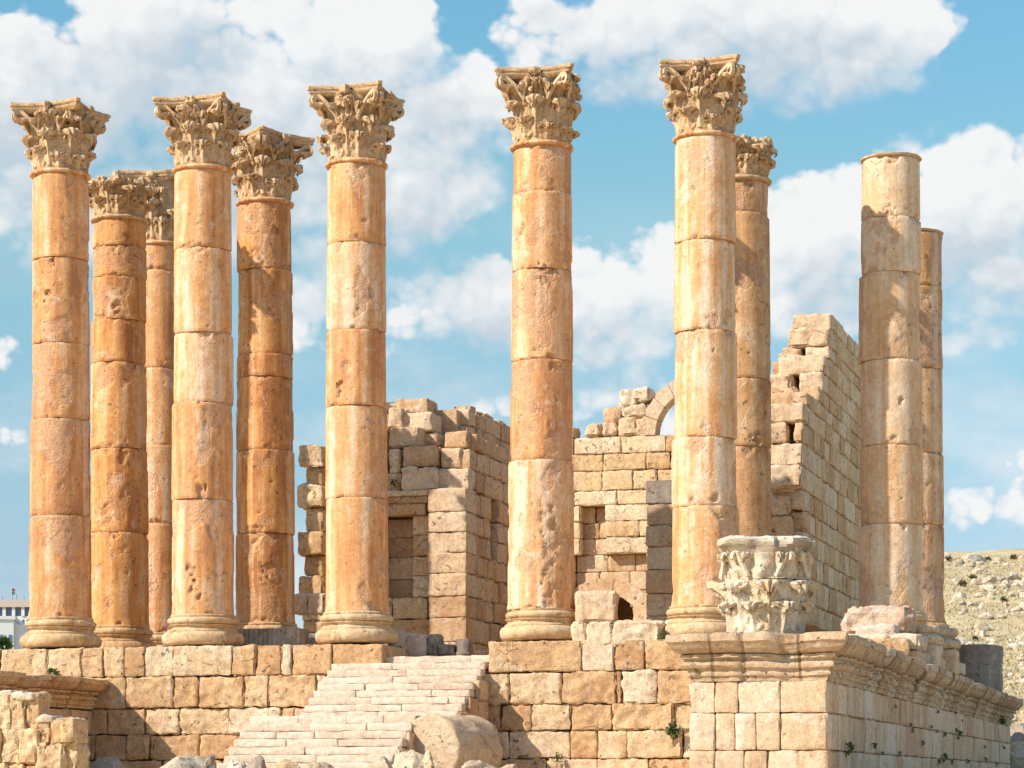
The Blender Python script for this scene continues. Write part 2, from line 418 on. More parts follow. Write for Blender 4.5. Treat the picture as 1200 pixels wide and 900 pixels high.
def column_stone(name, cols, worn, stain, bands, lichen=0.10, pits=0.35, streak=1.15, patch=0.65):
    return stone(name, cols, (0.77, 0.61, 0.43), (0.07, 0.035, 0.015), streak=streak, patch=patch, bump=0.65, pits=pits, worn=worn, stain=0.45, stain_col=stain, cracks=0.12, grain=0.65,
                 lichen=lichen, grey=(0.50, 0.36, 0.235), bands=bands)
M_COL = column_stone('honey_limestone', [(0.48, 0.22, 0.095), (0.62, 0.295, 0.11), (0.70, 0.37, 0.155), (0.735, 0.455, 0.235), (0.765, 0.57, 0.395)], (0.57, 0.335, 0.19), (0.47, 0.22, 0.10), ((0.80, 0.625, 0.445), (0.49, 0.24, 0.12)))
M_COL_DEEP = column_stone('deep_orange_limestone', [(0.44, 0.195, 0.072), (0.59, 0.275, 0.09), (0.665, 0.345, 0.12), (0.70, 0.42, 0.185), (0.73, 0.52, 0.31)], (0.52, 0.285, 0.14), (0.42, 0.19, 0.08), ((0.76, 0.53, 0.31), (0.44, 0.21, 0.095)), 0.05, 0.6)
M_COL_MOTTLED = column_stone('mottled_brown_limestone', [(0.42, 0.215, 0.095), (0.55, 0.30, 0.13), (0.63, 0.375, 0.175), (0.68, 0.46, 0.255), (0.72, 0.56, 0.38)], (0.50, 0.30, 0.185), (0.38, 0.20, 0.11), ((0.74, 0.57, 0.40), (0.40, 0.22, 0.13)), 0.30, 0.8, 0.8, 1.1)
M_COL_BEIGE = column_stone('beige_limestone', [(0.50, 0.27, 0.12), (0.60, 0.345, 0.16), (0.66, 0.415, 0.215), (0.70, 0.485, 0.285), (0.74, 0.57, 0.39)], (0.56, 0.35, 0.20), (0.44, 0.26, 0.14), ((0.74, 0.60, 0.43), (0.49, 0.28, 0.145)), 0.05, 0.4, 0.9, 0.7)
COL_MAT = {'Ce': M_COL_DEEP, 'Cb': M_COL_DEEP, 'C7': M_COL_MOTTLED, 'C9': M_COL_MOTTLED, 'C8': M_COL_BEIGE}
M_CAP = stone('carved_limestone', [(0.45, 0.275, 0.14), (0.57, 0.37, 0.19), (0.65, 0.46, 0.265), (0.69, 0.54, 0.355)],
              (0.70, 0.58, 0.43), (0.05, 0.03, 0.018), streak=0.2, bump=0.75, pits=1.0, lichen=0.3, topgrey=0.45, grey=(0.29, 0.235, 0.165), worn=(0.40, 0.26, 0.145), cracks=0.0)
M_BASE = stone('base_limestone', [(0.48, 0.28, 0.13), (0.58, 0.38, 0.19), (0.64, 0.46, 0.27), (0.68, 0.54, 0.36)],
               (0.70, 0.58, 0.43), (0.1, 0.05, 0.02), streak=0.25, bump=0.6, pits=0.5, worn=(0.50, 0.30, 0.155))
M_POD = stone('podium_limestone', [(0.47, 0.265, 0.125), (0.585, 0.365, 0.18), (0.655, 0.455, 0.255), (0.70, 0.55, 0.375)],
              (0.70, 0.57, 0.41), (0.09, 0.05, 0.025), streak=0.2, patch=1.0, bump=0.9, pits=0.8, worn=(0.50, 0.30, 0.15), cracks=0.5, stain_col=(0.42, 0.25, 0.125), runs=0.5, huevar=1.0, grain=1.2)
M_PAR = stone('parapet_limestone', [(0.54, 0.33, 0.18), (0.64, 0.45, 0.275), (0.69, 0.52, 0.35), (0.71, 0.575, 0.43)],
              (0.72, 0.62, 0.51), (0.12, 0.06, 0.03), streak=0.65, bump=0.6, pits=0.5, stain_col=(0.42, 0.25, 0.13), runs=0.5, worn=(0.52, 0.32, 0.17))
M_CORN = stone('cornice_limestone', [(0.40, 0.265, 0.15), (0.52, 0.36, 0.21), (0.61, 0.45, 0.285), (0.66, 0.53, 0.37)],
               (0.64, 0.53, 0.39), (0.05, 0.035, 0.02), streak=0.25, bump=0.9, pits=0.9, lichen=0.35, topgrey=0.5, grey=(0.25, 0.20, 0.15), worn=(0.40, 0.25, 0.13))
M_CELLA = stone('cella_limestone', [(0.57, 0.345, 0.16), (0.67, 0.455, 0.235), (0.72, 0.525, 0.30), (0.74, 0.59, 0.39)],
                (0.68, 0.55, 0.40), (0.09, 0.05, 0.025), streak=0.25, bump=0.85, pits=0.7, topgrey=0.3, grey=(0.46, 0.40, 0.32), worn=(0.48, 0.29, 0.15), cracks=0.5, stain_col=(0.42, 0.25, 0.125), runs=0.5, huevar=1.1, grain=1.25)
M_PALE = stone('pale_limestone', [(0.54, 0.33, 0.17), (0.63, 0.43, 0.25), (0.67, 0.50, 0.32), (0.71, 0.57, 0.41)],
               (0.72, 0.63, 0.51), (0.10, 0.065, 0.04), streak=0.25, bump=0.85, pits=0.8, lichen=0.2, grey=(0.36, 0.30, 0.23), worn=(0.50, 0.34, 0.19))
M_STEP = stone('stair_limestone', [(0.55, 0.405, 0.285), (0.63, 0.49, 0.36), (0.665, 0.535, 0.405), (0.69, 0.575, 0.45)],
               (0.72, 0.63, 0.51), (0.35, 0.24, 0.15), streak=0.1, patch=0.6, bump=0.45, pits=0.3, worn=(0.58, 0.42, 0.28), stain=0.22, stain_col=(0.50, 0.36, 0.23), cracks=0.2, huevar=0.6)
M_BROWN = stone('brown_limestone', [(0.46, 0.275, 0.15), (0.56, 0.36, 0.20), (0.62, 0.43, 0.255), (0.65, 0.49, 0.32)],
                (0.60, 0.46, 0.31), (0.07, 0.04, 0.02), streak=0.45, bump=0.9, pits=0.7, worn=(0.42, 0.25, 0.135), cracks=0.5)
M_GREY = stone('grey_limestone', [(0.24, 0.20, 0.16), (0.33, 0.275, 0.21), (0.42, 0.35, 0.27), (0.52, 0.44, 0.34)],
               (0.54, 0.47, 0.38), (0.05, 0.04, 0.03), streak=0.6, bump=0.7, pits=0.6, worn=(0.36, 0.27, 0.19), stain_col=(0.14, 0.11, 0.09), stain=0.5)
M_DGREY = stone('dark_grey_limestone', [(0.15, 0.125, 0.11), (0.22, 0.185, 0.155), (0.30, 0.25, 0.20), (0.38, 0.32, 0.26)],
               (0.42, 0.37, 0.31), (0.04, 0.03, 0.025), streak=0.6, bump=0.7, pits=0.6, worn=(0.26, 0.20, 0.15), stain_col=(0.10, 0.08, 0.07), stain=0.5)
M_WHITE = stone('white_weathered_limestone', [(0.52, 0.345, 0.18), (0.62, 0.46, 0.275), (0.68, 0.545, 0.37), (0.71, 0.61, 0.46)],
                (0.74, 0.66, 0.54), (0.09, 0.06, 0.04), streak=0.25, bump=0.85, pits=0.8, lichen=0.12, topgrey=0.75, grey=(0.64, 0.61, 0.56), worn=(0.54, 0.36, 0.19), stain=0.45, stain_col=(0.50, 0.32, 0.16))
M_PINK = stone('pink_limestone', [(0.52, 0.34, 0.22), (0.61, 0.445, 0.315), (0.66, 0.52, 0.40), (0.69, 0.58, 0.47)],
               (0.71, 0.61, 0.52), (0.14, 0.08, 0.05), streak=0.1, bump=0.9, pits=0.6, worn=(0.52, 0.28, 0.16))
M_ROCK = stone('field_rock', [(0.40, 0.30, 0.18), (0.50, 0.40, 0.26), (0.58, 0.48, 0.34), (0.63, 0.55, 0.42)],
               (0.68, 0.61, 0.50), (0.07, 0.05, 0.035), streak=0.0, bump=1.0, pits=0.9, lichen=0.25, grey=(0.28, 0.24, 0.19), worn=(0.46, 0.34, 0.21), scale=0.9)
M_HILL = stone('hill_limestone', [(0.46, 0.36, 0.22), (0.55, 0.45, 0.31), (0.62, 0.53, 0.39), (0.67, 0.59, 0.47)],
               (0.75, 0.70, 0.61), (0.08, 0.06, 0.04), streak=0.0, bump=0.9, pits=0.8, lichen=0.15, grey=(0.34, 0.30, 0.25), worn=(0.52, 0.41, 0.28))
M_TAN = stone('tan_limestone', [(0.37, 0.25, 0.145), (0.49, 0.345, 0.205), (0.58, 0.43, 0.27), (0.63, 0.49, 0.33)],
              (0.62, 0.50, 0.37), (0.07, 0.045, 0.03), streak=0.3, bump=0.9, pits=0.6, lichen=0.3, grey=(0.28, 0.23, 0.18), worn=(0.42, 0.30, 0.19), stain=0.5, stain_col=(0.28, 0.19, 0.125))
M_PURPLE = stone('dark_rock', [(0.22, 0.165, 0.125), (0.32, 0.25, 0.19), (0.43, 0.345, 0.265), (0.54, 0.44, 0.345)],
                 (0.56, 0.48, 0.40), (0.04, 0.03, 0.03), streak=0.0, bump=1.0, pits=0.7, worn=(0.30, 0.22, 0.18))
M_PLANT = plain('wall_plant_leaves', (0.07, 0.13, 0.03), 0.6, 0.5, 9)
M_DRYPLANT = plain('hill_scrub_leaves', (0.15, 0.14, 0.06), 0.7, 0.4, 5)
M_BUILD1 = plain('white_render', (0.66, 0.66, 0.64), 0.8, 0.04, 0.3, 0.05)
M_BUILD2 = plain('tan_render', (0.50, 0.42, 0.34), 0.8, 0.05, 0.3, 0.05)
M_GLASS = plain('blue_window_glass', (0.12, 0.17, 0.26), 0.25, 0.2, 0.5, 0.0)  # lightened to put distance haze into the glass colour
M_POLE = plain('pole_metal', (0.35, 0.36, 0.38), 0.5, 0.1, 1, 0)
M_RED = plain('red_cloth', (0.26, 0.07, 0.09), 0.7, 0.1, 1, 0)
M_GREEN = plain('green_cloth', (0.08, 0.20, 0.18), 0.7, 0.1, 1, 0)

def ground_material():
    m = bpy.data.materials.new('dry_hill_ground'); m.use_nodes = True
    nt = m.node_tree; nt.nodes.clear(); t = NT(nt)
    p = t.n('ShaderNodeTexCoord').outputs['Object']
    a = t.noise(p, 0.06, 6, 0.65); b = t.noise(p, 0.55, 6, 0.7); c = t.noise(p, 3.0, 4, 0.7)
    col = t.mix(t.sstep(a, 0.38, 0.62), (0.46, 0.36, 0.20), (0.42, 0.345, 0.19))
    col = t.mix(t.sstep(b, 0.42, 0.64), col, (0.55, 0.45, 0.28))
    col = t.mix(t.sstep(c, 0.55, 0.72), col, (0.32, 0.265, 0.14))
    col = t.mix(t.sstep(t.noise(t.vmath('ADD', p, (9, 3, 1)), 1.1, 5, 0.7), 0.60, 0.68), col, (0.58, 0.51, 0.37))
    sy = t.n('ShaderNodeSeparateXYZ'); t.put(sy.inputs[0], p)
    near = t.sstep(t.math('ADD', sy.outputs[1], t.math('MULTIPLY', b, 10.0)), 82, 96, 1.0, 0.0)
    col = t.mix(near, col, t.mix(b, (0.56, 0.40, 0.24), (0.68, 0.52, 0.34)))  # unseen ground by the temple, paled to bounce warm light onto shaded sides
    bs = t.n('ShaderNodeBsdfPrincipled'); t.put(bs.inputs['Base Color'], col); bs.inputs['Roughness'].default_value = 0.95
    bs.inputs['Specular IOR Level'].default_value = 0.1
    bp = t.n('ShaderNodeBump'); bp.inputs['Strength'].default_value = 0.9; bp.inputs['Distance'].default_value = 0.3
    t.put(bp.inputs['Height'], t.math('ADD', b, t.math('MULTIPLY', c, 0.4))); t.put(bs.inputs['Normal'], bp.outputs[0])
    out = t.n('ShaderNodeOutputMaterial'); nt.links.new(bs.outputs[0], out.inputs[0]); return m
M_GROUND = ground_material()

RZ = -YAW

# ------------------------------------------------------------------ ground: one sheet
def ground_h(x, y):
    x = np.asarray(x, float); y = np.asarray(y, float)
    h = 1.46 * sst(y, 30, 47) * (1 - sst(y, 100, 160) * 0.3)
    hillx = sst(x - 0.10 * (y - 60), -2, 16)
    hill = np.where(y > 82, (y - 82) * 0.136, 0)
    hill = hill - sst(y, 215, 330) * 0.112 * np.maximum(y - 240, 0) * 1.05
    hill = hill + 0.020 * np.clip(x - 36, -40, 90) * sst(y, 90, 200)
    h = h + hillx * np.maximum(hill, 0)
    p = np.stack([x * 0.05, y * 0.05, np.zeros_like(x)], -1).reshape(-1, 3)
    h = h + (fbm(p, 3) * 1.1).reshape(x.shape) * sst(y, 90, 200) * hillx
    p2 = np.stack([x * 0.6, y * 0.6, np.zeros_like(x)], -1).reshape(-1, 3)
    h = h + (fbm(p2, 2) * 0.10).reshape(x.shape)
    return h
def build_ground():
    xs = np.concatenate([np.linspace(-1500, -80, 24), np.linspace(-70, 110, 260), np.linspace(125, 1500, 24)])
    ys = np.concatenate([np.linspace(-120, 25, 16), np.linspace(28, 300, 330), np.linspace(315, 3500, 40)])
    X, Y = np.meshgrid(xs, ys, indexing='ij')
    Z = ground_h(X, Y)
    mb = MB(); mb.add(np.stack([X.ravel(), Y.ravel(), Z.ravel()], 1), grid_faces(len(xs), len(ys)))
    tag(mb.build('ground', M_GROUND, sharp=None), kind='structure')
build_ground()
def gh(x, y): return float(ground_h(np.array([x]), np.array([y]))[0])

# ------------------------------------------------------------------ podium
ZP = 4.80                                     # podium floor
TW = -1.0                                     # face of the podium's front wall
s_c8 = s_of(1044, 3.4)
YC = 43.3
SR = ((970 - 600) / 2980.0 * YC - OX) * LX + (YC - OY) * LY     # outer (right) face of the side parapet, temple s
TF = ((970 - 600) / 2980.0 * YC - OX) * DX + (YC - OY) * DY     # its front face, temple t
SL = s_of(808, TF)                                              # inner face of the parapet
ZC = 2.53 + EYE                                                 # top of its cornice
TEND = t_of(1184, SR)
S_R0 = s_of(943, 9.0)
AX = None

def course_row(mb, z0, z1, brk, yface, depth, jit=0.02, gap=0.009, r=0.035, amp=0.018, rough=0.015, skip=(), cell=0.13, hue=None, wear=0.0, rf=3.3):
    """a course of blocks whose faces look to -y at yface; brk are the joints along x"""
    for k in range(len(brk) - 1):
        if k in skip: continue
        a, b = brk[k], brk[k + 1]
        j = RNG.uniform(-jit, jit)
        block(mb, a + gap, b - gap, yface + j, yface + depth + RNG.uniform(-0.03, 0.03), z0 + gap * 0.8, z1 - gap * 0.8, r=r * RNG.uniform(0.7, 1.4), amp=amp * RNG.uniform(0.7, 1.5), rough=rough, cell=cell, hue=hue, wear=wear, rf=rf)
def rand_breaks(a, b, lo, hi):
    x = [a]
    while x[-1] < b - hi:
        x.append(x[-1] + random.uniform(lo, hi))
    if b - x[-1] > 0.35 * lo: x.append(b)
    else: x[-1] = b
    return x
def side_row(mb, z0, z1, brk, xface, depth, jit=0.02, gap=0.012, r=0.04, amp=0.016, rough=0.0, cell=0.16, sign=1, wear=0.0):
    """a course whose faces look to +x (sign 1) at xface; brk along y"""
    for k in range(len(brk) - 1):
        j = RNG.uniform(-jit, jit)
        x1 = xface + j * sign
        x0 = xface - sign * depth
        block(mb, min(x0, x1), max(x0, x1), brk[k] + gap, brk[k + 1] - gap, z0 + gap * 0.8, z1 - gap * 0.8, r=r * RNG.uniform(0.7, 1.4), amp=amp * RNG.uniform(0.7, 1.5), rough=rough, cell=cell, wear=wear)

podium = thing('temple_podium', T(0, 0, 0), RZ, 'high honey stone podium of coursed blocks carrying the columns of the ruined temple', 'podium')
def sw(px): return s_of(px, TW)
def build_podium():
    yref = lambda y, px: z_of(y, sw(px), TW)
    zl = [ZP - 0.02, yref(793, 200), yref(830, 200), yref(861, 200), yref(891, 200), yref(918, 200), 0.5]
    left = [
        [-60, 0, 55, 95, 120.5, 145, 169, 203, 272, 299, 329, 342, 388, 448],
        [-60, -10, 40, 95, 147, 203, 232, 286, 315, 370, 400],
        [-60, 0, 60, 92, 125, 169, 210, 268, 329, 346, 400],
        [-60, 20, 75, 110, 148, 174, 233, 300, 350],
        [-60, 0, 60, 130, 190, 260, 330],
        [-60, 0, 60, 130, 190, 260, 330]]
    mb = MB()
    for k, row in enumerate(left):
        course_row(mb, zl[k + 1], zl[k], [sw(p) for p in row], TW, 0.55, jit=0.035, r=0.034, amp=0.020, rough=0.040 if k in (1, 2) else 0.022, gap=0.012, cell=0.07, rf=5.0)
    mb.build('front_wall', M_POD, podium)
    zr = [ZP - 0.02, yref(787, 680), yref(825, 680), yref(856, 680), yref(889, 680), yref(918, 680), 0.5]
    right = [
        [572, 681, 719, 755, 815, 840],
        [560, 596, 658, 722, 728, 771, 815, 840],
        [550, 587, 623, 669, 718, 789, 840],
        [550, 596, 668, 700, 735, 800, 840],
        [550, 580, 640, 700, 760, 840],
        [550, 580, 640, 700, 760, 840]]
    mb = MB()
    for k, row in enumerate(right):
        course_row(mb, zr[k + 1], zr[k], [sw(p) for p in row], TW, 0.55, jit=0.035, r=0.034, amp=0.020, rough=0.040 if k in (1, 2) else 0.022, gap=0.012, cell=0.07, rf=5.0)
    mb.build('front_wall', M_POD, podium)
    # core and floor
    mb = MB()
    s0, s1 = sw(-60), s_c8 + 0.9
    xf = s_c8 + 1.25
    t_e = t_of(1118, xf)
    na, nb = sw(446), sw(604)
    box(mb, s0 + 0.02, na, TW + 0.30, t_e - 0.3, 0.2, ZP - 0.06)
    box(mb, na + 0.001, nb - 0.001, TW + 0.38, t_e - 0.301, 0.2, 4.44)
    box(mb, na + 0.002, nb - 0.002, 2.6, t_e - 0.302, 4.441, ZP - 0.06)
    box(mb, nb, s1, TW + 0.30, t_e - 0.303, 0.2, ZP - 0.06)
    box(mb, s0 + 0.02, S_R0 + 0.8, t_e - 0.297, 30, 0.2, ZP - 0.061)
    s2 = SR - 0.35
    box(mb, s1 + 0.002, s2, TW + 0.3, TEND - 0.3, 0.2, ZC - 0.12)
    mb.build('core', M_CELLA, podium, sharp=30)
    mb = MB()
    for x in np.arange(s0, s1 - 0.2, 1.35):
        for y in np.arange(TW + 0.6, 13, 1.1):
            if na - 0.9 < x < nb and y < 2.5: continue
            block(mb, x + .01, min(x + 1.34, s1), y + .01, y + 1.09, ZP - 0.30, ZP + RNG.uniform(-0.03, 0.012), r=0.03, amp=0.012, cell=0.4)
    mb.build('floor', M_CELLA, podium)
    # upper right edge of the podium above the parapet's cornice
    mb = MB()
    xf = s_c8 + 1.25
    t_e = t_of(1118, xf)
    side_row(mb, ZC - 0.1, ZC + 0.33, rand_breaks(TW + 0.1, t_e, 0.9, 1.7), xf, 0.6, jit=0.06, r=0.07, amp=0.03, rough=0.02)
    side_row(mb, ZC + 0.34, ZP + 0.05, rand_breaks(TW + 0.1, t_e - 0.3, 0.8, 1.6), xf - 0.12, 0.6, jit=0.08, r=0.08, amp=0.03, rough=0.03)
    course_row(mb, ZC - 0.1, ZC + 0.33, [s_c8 - 3.5, s_c8 - 2.0, s_c8 - 0.7, xf - 0.62], TW + 0.05, 0.5, r=0.06)
    course_row(mb, ZC + 0.34, ZP + 0.03, [s_c8 - 3.5, s_c8 - 1.7, s_c8 - 0.5, xf - 0.75], TW + 0.1, 0.5, r=0.07)
    mb.build('edge_course', M_PALE, podium)
build_podium()

# ------------------------------------------------------------------ parapets with moulded cornices
def cornice(mb, path, prof, closed=False, seg=0.055, amp=0.02, join=1.5):
    """sweep prof (out, z) along the plan path of (x, y); outside is to the right of travel"""
    pts = []; nrm = []; ln = []
    P = [np.array(p, float) for p in path]
    dirs = [(P[i + 1] - P[i]) / np.linalg.norm(P[i + 1] - P[i]) for i in range(len(P) - 1)]
    outs = [np.array([d[1], -d[0]]) for d in dirs]
    run = 0
    for i in range(len(P) - 1):
        L = np.linalg.norm(P[i + 1] - P[i]); n = max(2, int(L / seg))
        for k in range(n + (1 if i == len(P) - 2 else 0)):
            f = k / n
            p = P[i] + dirs[i] * L * f
            if k == 0 and i > 0:
                m = outs[i - 1] + outs[i]; m = m / np.dot(m, m) * 2 * 0.5 * np.dot(m, m) / (1 + np.dot(outs[i - 1], outs[i]))
            else: m = outs[i]
            pts.append(p); nrm.append(m); ln.append(run + L * f)
        run += L
    pts, nrm, ln = np.array(pts), np.array(nrm), np.array(ln)
    prof = np.array(prof); m = len(prof)
    V = np.zeros((len(pts), m, 3))
    V[:, :, :2] = pts[:, None, :] + nrm[:, None, :] * prof[None, :, 0:1]
    V[:, :, 2] = prof[None, :, 1]
    hue = RNG.random(200)[(ln / join).astype(int) % 200]
    joint = np.abs((ln / join) % 1.0 - 0.0) * join
    joint = np.minimum(joint, join - joint)
    w = (prof[:, 0] - prof[:, 0].min()) / (prof[:, 0].max() - prof[:, 0].min())
    q = V.reshape(-1, 3)
    no = fbm(q * 1.1 + 3, 3).reshape(len(pts), m); nf = fbm(q * 4.3 + 8, 3).reshape(len(pts), m)
    eros = sst(fbm(np.stack([pts[:, 0] * 0.9, pts[:, 1] * 0.9, pts[:, 0] * 0], 1) + 5, 2), 0.05, 0.6)[:, None] * w[None, :] ** 2
    orn = np.abs(np.sin(ln * math.pi / 0.26))[:, None] * (np.exp(-((w - 0.62) / 0.18) ** 2))[None, :] * (prof[:, 1] > prof[:, 1].max() - 0.42)[None, :]
    blk_off = (RNG.random(200)[(ln / join).astype(int) % 200] - 0.5)[:, None] * 0.07 * (w[None, :] > 0.45)
    d = no * amp + nf * amp * 1.3 - orn * 0.05 + blk_off - eros * 0.16 - (joint < 0.035)[:, None] * 0.04
    V[:, :, :2] += nrm[:, None, :] * d[:, :, None]
    V[:, :, 2] -= eros * 0.05 - nf * amp * 0.4
    A = np.stack([np.repeat(hue, m), np.clip(eros.ravel() * 0.9 + np.clip(no.ravel(), 0, 1) * 0.3, 0, 1), np.repeat(hue[::-1], m)], 1)
    f = grid_faces(len(pts), m)
    mb.add(V.reshape(-1, 3), f, A)
    # end caps
    for e in (0, len(pts) - 1):
        ring = V[e]; c = ring.mean(0); c[2] = ring[:, 2].mean()
        vv = np.concatenate([ring, [c]]); idx = np.arange(m); nx = (idx + 1) % m
        mb.add(vv, np.stack([idx, nx, np.full(m, m)], 1), A[:m].tolist() + [A[0].tolist()])
PROF = [(-0.55, 0.0), (-0.55, -0.82), (0.0, -0.82), (0.015, -0.74), (0.055, -0.72), (0.06, -0.68), (0.035, -0.66), (0.035, -0.61), (0.10, -0.585), (0.125, -0.54), (0.115, -0.49), (0.075, -0.475),
        (0.085, -0.44), (0.16, -0.415), (0.165, -0.36), (0.13, -0.345), (0.19, -0.325), (0.26, -0.30), (0.31, -0.24), (0.345, -0.165), (0.36, -0.15), (0.385, -0.14), (0.39, -0.07), (0.385, -0.015), (0.36, 0.0), (0.1, 0.005), (-0.2, 0.003)]

def parapet_right():
    par = thing('stair_parapet', T(SR, TF, 0), RZ, 'long pale block parapet with moulded cornice at the right, plants in its joints', 'parapet wall')
    W = SR - SL; L = TEND - TF
    x0 = -W
    zb = ZC - 0.82
    hs = []
    z = zb
    for hh in (0.60, 0.62, 0.60, 0.64, 0.6, 0.6):
        hs.append((z - hh, z)); z -= hh
    zs = lambda py: zY(py, YC)
    levels = [zb, zs(835), zs(879), zs(921), zs(965), 0.3]
    fb = [[808, 838, 865, 914, 970], [808, 838, 861, 886, 914, 970], [808, 838, 872, 900, 935, 970], [808, 850, 905, 970], [808, 860, 970]]
    mb = MB()
    for k in range(5):
        row = [s_of(p, TF) - SR for p in fb[k]]
        course_row(mb, levels[k + 1], levels[k], row[:-1] + [-0.02], 0.0, 0.6, jit=0.012, r=0.022, amp=0.011, rough=0.012 if k > 0 else 0.004, gap=0.006, cell=0.10)
    mb.build('front_face', M_PAR, par)
    mb = MB()
    for k in range(5):
        br = rand_breaks(0.62 if k % 2 else 0.3, L, 0.9, 2.3)
        br[0] = 0.012
        side_row(mb, levels[k + 1], levels[k], br, 0.0, 0.55, jit=0.012, r=0.022, amp=0.011, rough=0.006, gap=0.007, cell=0.16)
    mb.build('side_face', M_PAR, par)
    mb = MB()
    side = rand_breaks(0.62, -TF + TW, 0.9, 1.8)
    for k in range(5):
        side_row(mb, levels[k + 1], levels[k], side, x0, 0.4, jit=0.015, sign=-1)
    box(mb, x0 + 0.4, -0.4, 0.45, -TF + TW - 0.02, 0.2, ZC - 0.03)
    box(mb, -0.9, -0.4, -TF + TW, L - 0.3, 0.2, ZC - 0.03)
    mb.build('core', M_PAR, par)
    mb = MB()
    pr = [(o, z + ZC) for o, z in PROF]
    cornice(mb, [(x0, -TF + TW - 0.01), (x0, 0.0), (0.0, 0.0), (0.0, L), (-0.9, L)], pr, amp=0.022)
    box(mb, x0 + 0.5, -0.5, 0.5, -TF + TW, ZC - 0.3, ZC - 0.006)
    mb.build('cornice', M_CORN, par)
    return par
PAR = parapet_right()

# columns' lateral positions
COLS = [  # px at mid shaft, t, astragal y, joints y, base bottom y, capital kind, shaft tint
    ('C1', 71, 0.0, 198, [300, 400, 489, 603], 'full', .30),
    ('Cb', 139.5, 3.4, 252, [286, 322, 373, 423, 524, 623], 'low', .30),
    ('Cc', 187, 6.6, 283, [315, 430, 521, 613], 'full', .42),
    ('C2', 238, 0.0, 193, [288, 388, 470, 584], 'full', .52),
    ('Ce', 310.5, 3.4, 232, [313, 413, 440, 526, 624], 'full', .18),
    ('C4', 418, 0.0, 186, [282, 385, 474, 582], 'full', .58),
    ('C5', 635, 0.0, 165, [222, 313, 420, 538], 'full', .50),
    ('C6', 826, 0.0, 154, [279, 385, 511, 592], 'full', .62),
    ('C7', 868, 3.4, 206, [247, 442, 522], 'low', .30),
    ('C8', 1044, 3.4, 178, [252, 317, 420, 520, 613], 'none', .75),
    ('C9', 1071, 6.8, 267, [333, 430, 530, 614], 'none', .22)]
AXS = (s_of(418, 0) + s_of(635, 0)) / 2

def parapet_left():
    sin_ = 2 * AXS - SL; sout = 2 * AXS - SR
    L = 7.5
    par = thing('stair_parapet', T(sin_, TW, 0), RZ, 'short stub of moulded cornice wall jutting forward from the podium at the left', 'parapet wall')
    zc = z_of(797, sin_, TW)
    mb = MB()
    z = zc - 0.72
    for k in range(5):
        side_row(mb, z - 0.6, z, rand_breaks(-L, -0.02, 0.9, 1.8), 0.0, 0.5, jit=0.02, r=0.03)
        z -= 0.6
    box(mb, sout - sin_, -0.4, -L + 0.3, -0.05, 0.2, zc - 0.05)
    mb.build('side_face', M_BROWN, par)
    mb = MB()
    pr = [(o * 1.05, zz * 0.85 + zc) for o, zz in PROF]
    cornice(mb, [(0, -L), (0, -0.02)], pr, amp=0.016)
    mb.build('cornice', M_POD, par)
parapet_left()

# ------------------------------------------------------------------ columns
def leaf(mb, ang, z0, h, hw, r0, proj, thick=0.045, nu=19, nv=23, lob=4, hue=0.5, seed=0):
    v = np.linspace(0, 1, nv); u = np.linspace(-1, 1, nu)
    pr = np.array([(0.015, 0.0), (0.03, 0.28), (0.045, 0.55), (0.09, 0.78), (0.55 * proj, 0.95), (0.85 * proj, 1.0), (1.02 * proj, 0.93), (0.99 * proj, 0.80)])
    tt = np.linspace(0, 1, len(pr)); ts = v
    rr = np.interp(ts, tt, pr[:, 0]); zz = np.interp(ts, tt, pr[:, 1])
    ker = np.array([.25, .5, .25])
    for a in (rr, zz): a[1:-1] = np.convolve(a, ker, 'same')[1:-1]
    w = np.interp(v, [0, .25, .5, .72, .88, 1], [.84, .90, 1.0, .84, .52, .16])
    lobes = 1 - 0.40 * np.abs(np.cos(math.pi * lob * v)) ** 3
    U, Vv = np.meshgrid(u, v)
    RRr = rr[:, None] + 0 * U; ZZ = z0 + h * zz[:, None] + 0 * U
    edge = np.abs(U)
    hwv = hw * w[:, None] * (1 - edge * (1 - lobes[:, None]))
    rib = 0.026 * np.exp(-(U / 0.13) ** 2) * sst(Vv, 0.0, 0.4) + 0.020 * np.cos(U * math.pi * 3.0 + Vv * 2) * (0.3 + Vv) + 0.024 * np.cos((Vv - 0.22 * edge) * math.pi * 2 * lob) * edge
    rib = rib * 1.5
    for hu in (-.55, .55):
        for hv_ in (.22, .45, .66):
            rib = rib - 0.06 * np.exp(-((U - hu) / .16) ** 2 - ((Vv - hv_) / .05) ** 2)
    RR = r0 + RRr - 0.09 * U ** 2 * (1 - 0.6 * Vv) + rib
    ZZ = ZZ - 0.10 * h * (U ** 2) * sst(Vv, 0.55, 0.95)
    def pts(RR, ZZ):
        a = ang + U * hwv / np.maximum(r0, 0.3)
        return np.stack([RR * np.cos(a), RR * np.sin(a), ZZ], -1).reshape(-1, 3)
    front = pts(RR, ZZ)
    back = pts(RR - thick, ZZ - thick * 0.9 * sst(Vv, 0.5, 0.85))
    n = len(front); f = grid_faces(nv, nu)
    ring = np.concatenate([np.arange(nu), np.arange(1, nv) * nu + nu - 1, (nv - 1) * nu + np.arange(nu - 2, -1, -1), np.arange(nv - 2, 0, -1) * nu])
    rn = np.roll(ring, -1)
    side = np.stack([ring, rn, rn + n, ring + n], 1)
    A = np.tile((hue, 0.15, RNG.random()), (2 * n, 1))
    mb.add(np.concatenate([front, back]), [f[:, ::-1], f + n, side], A)

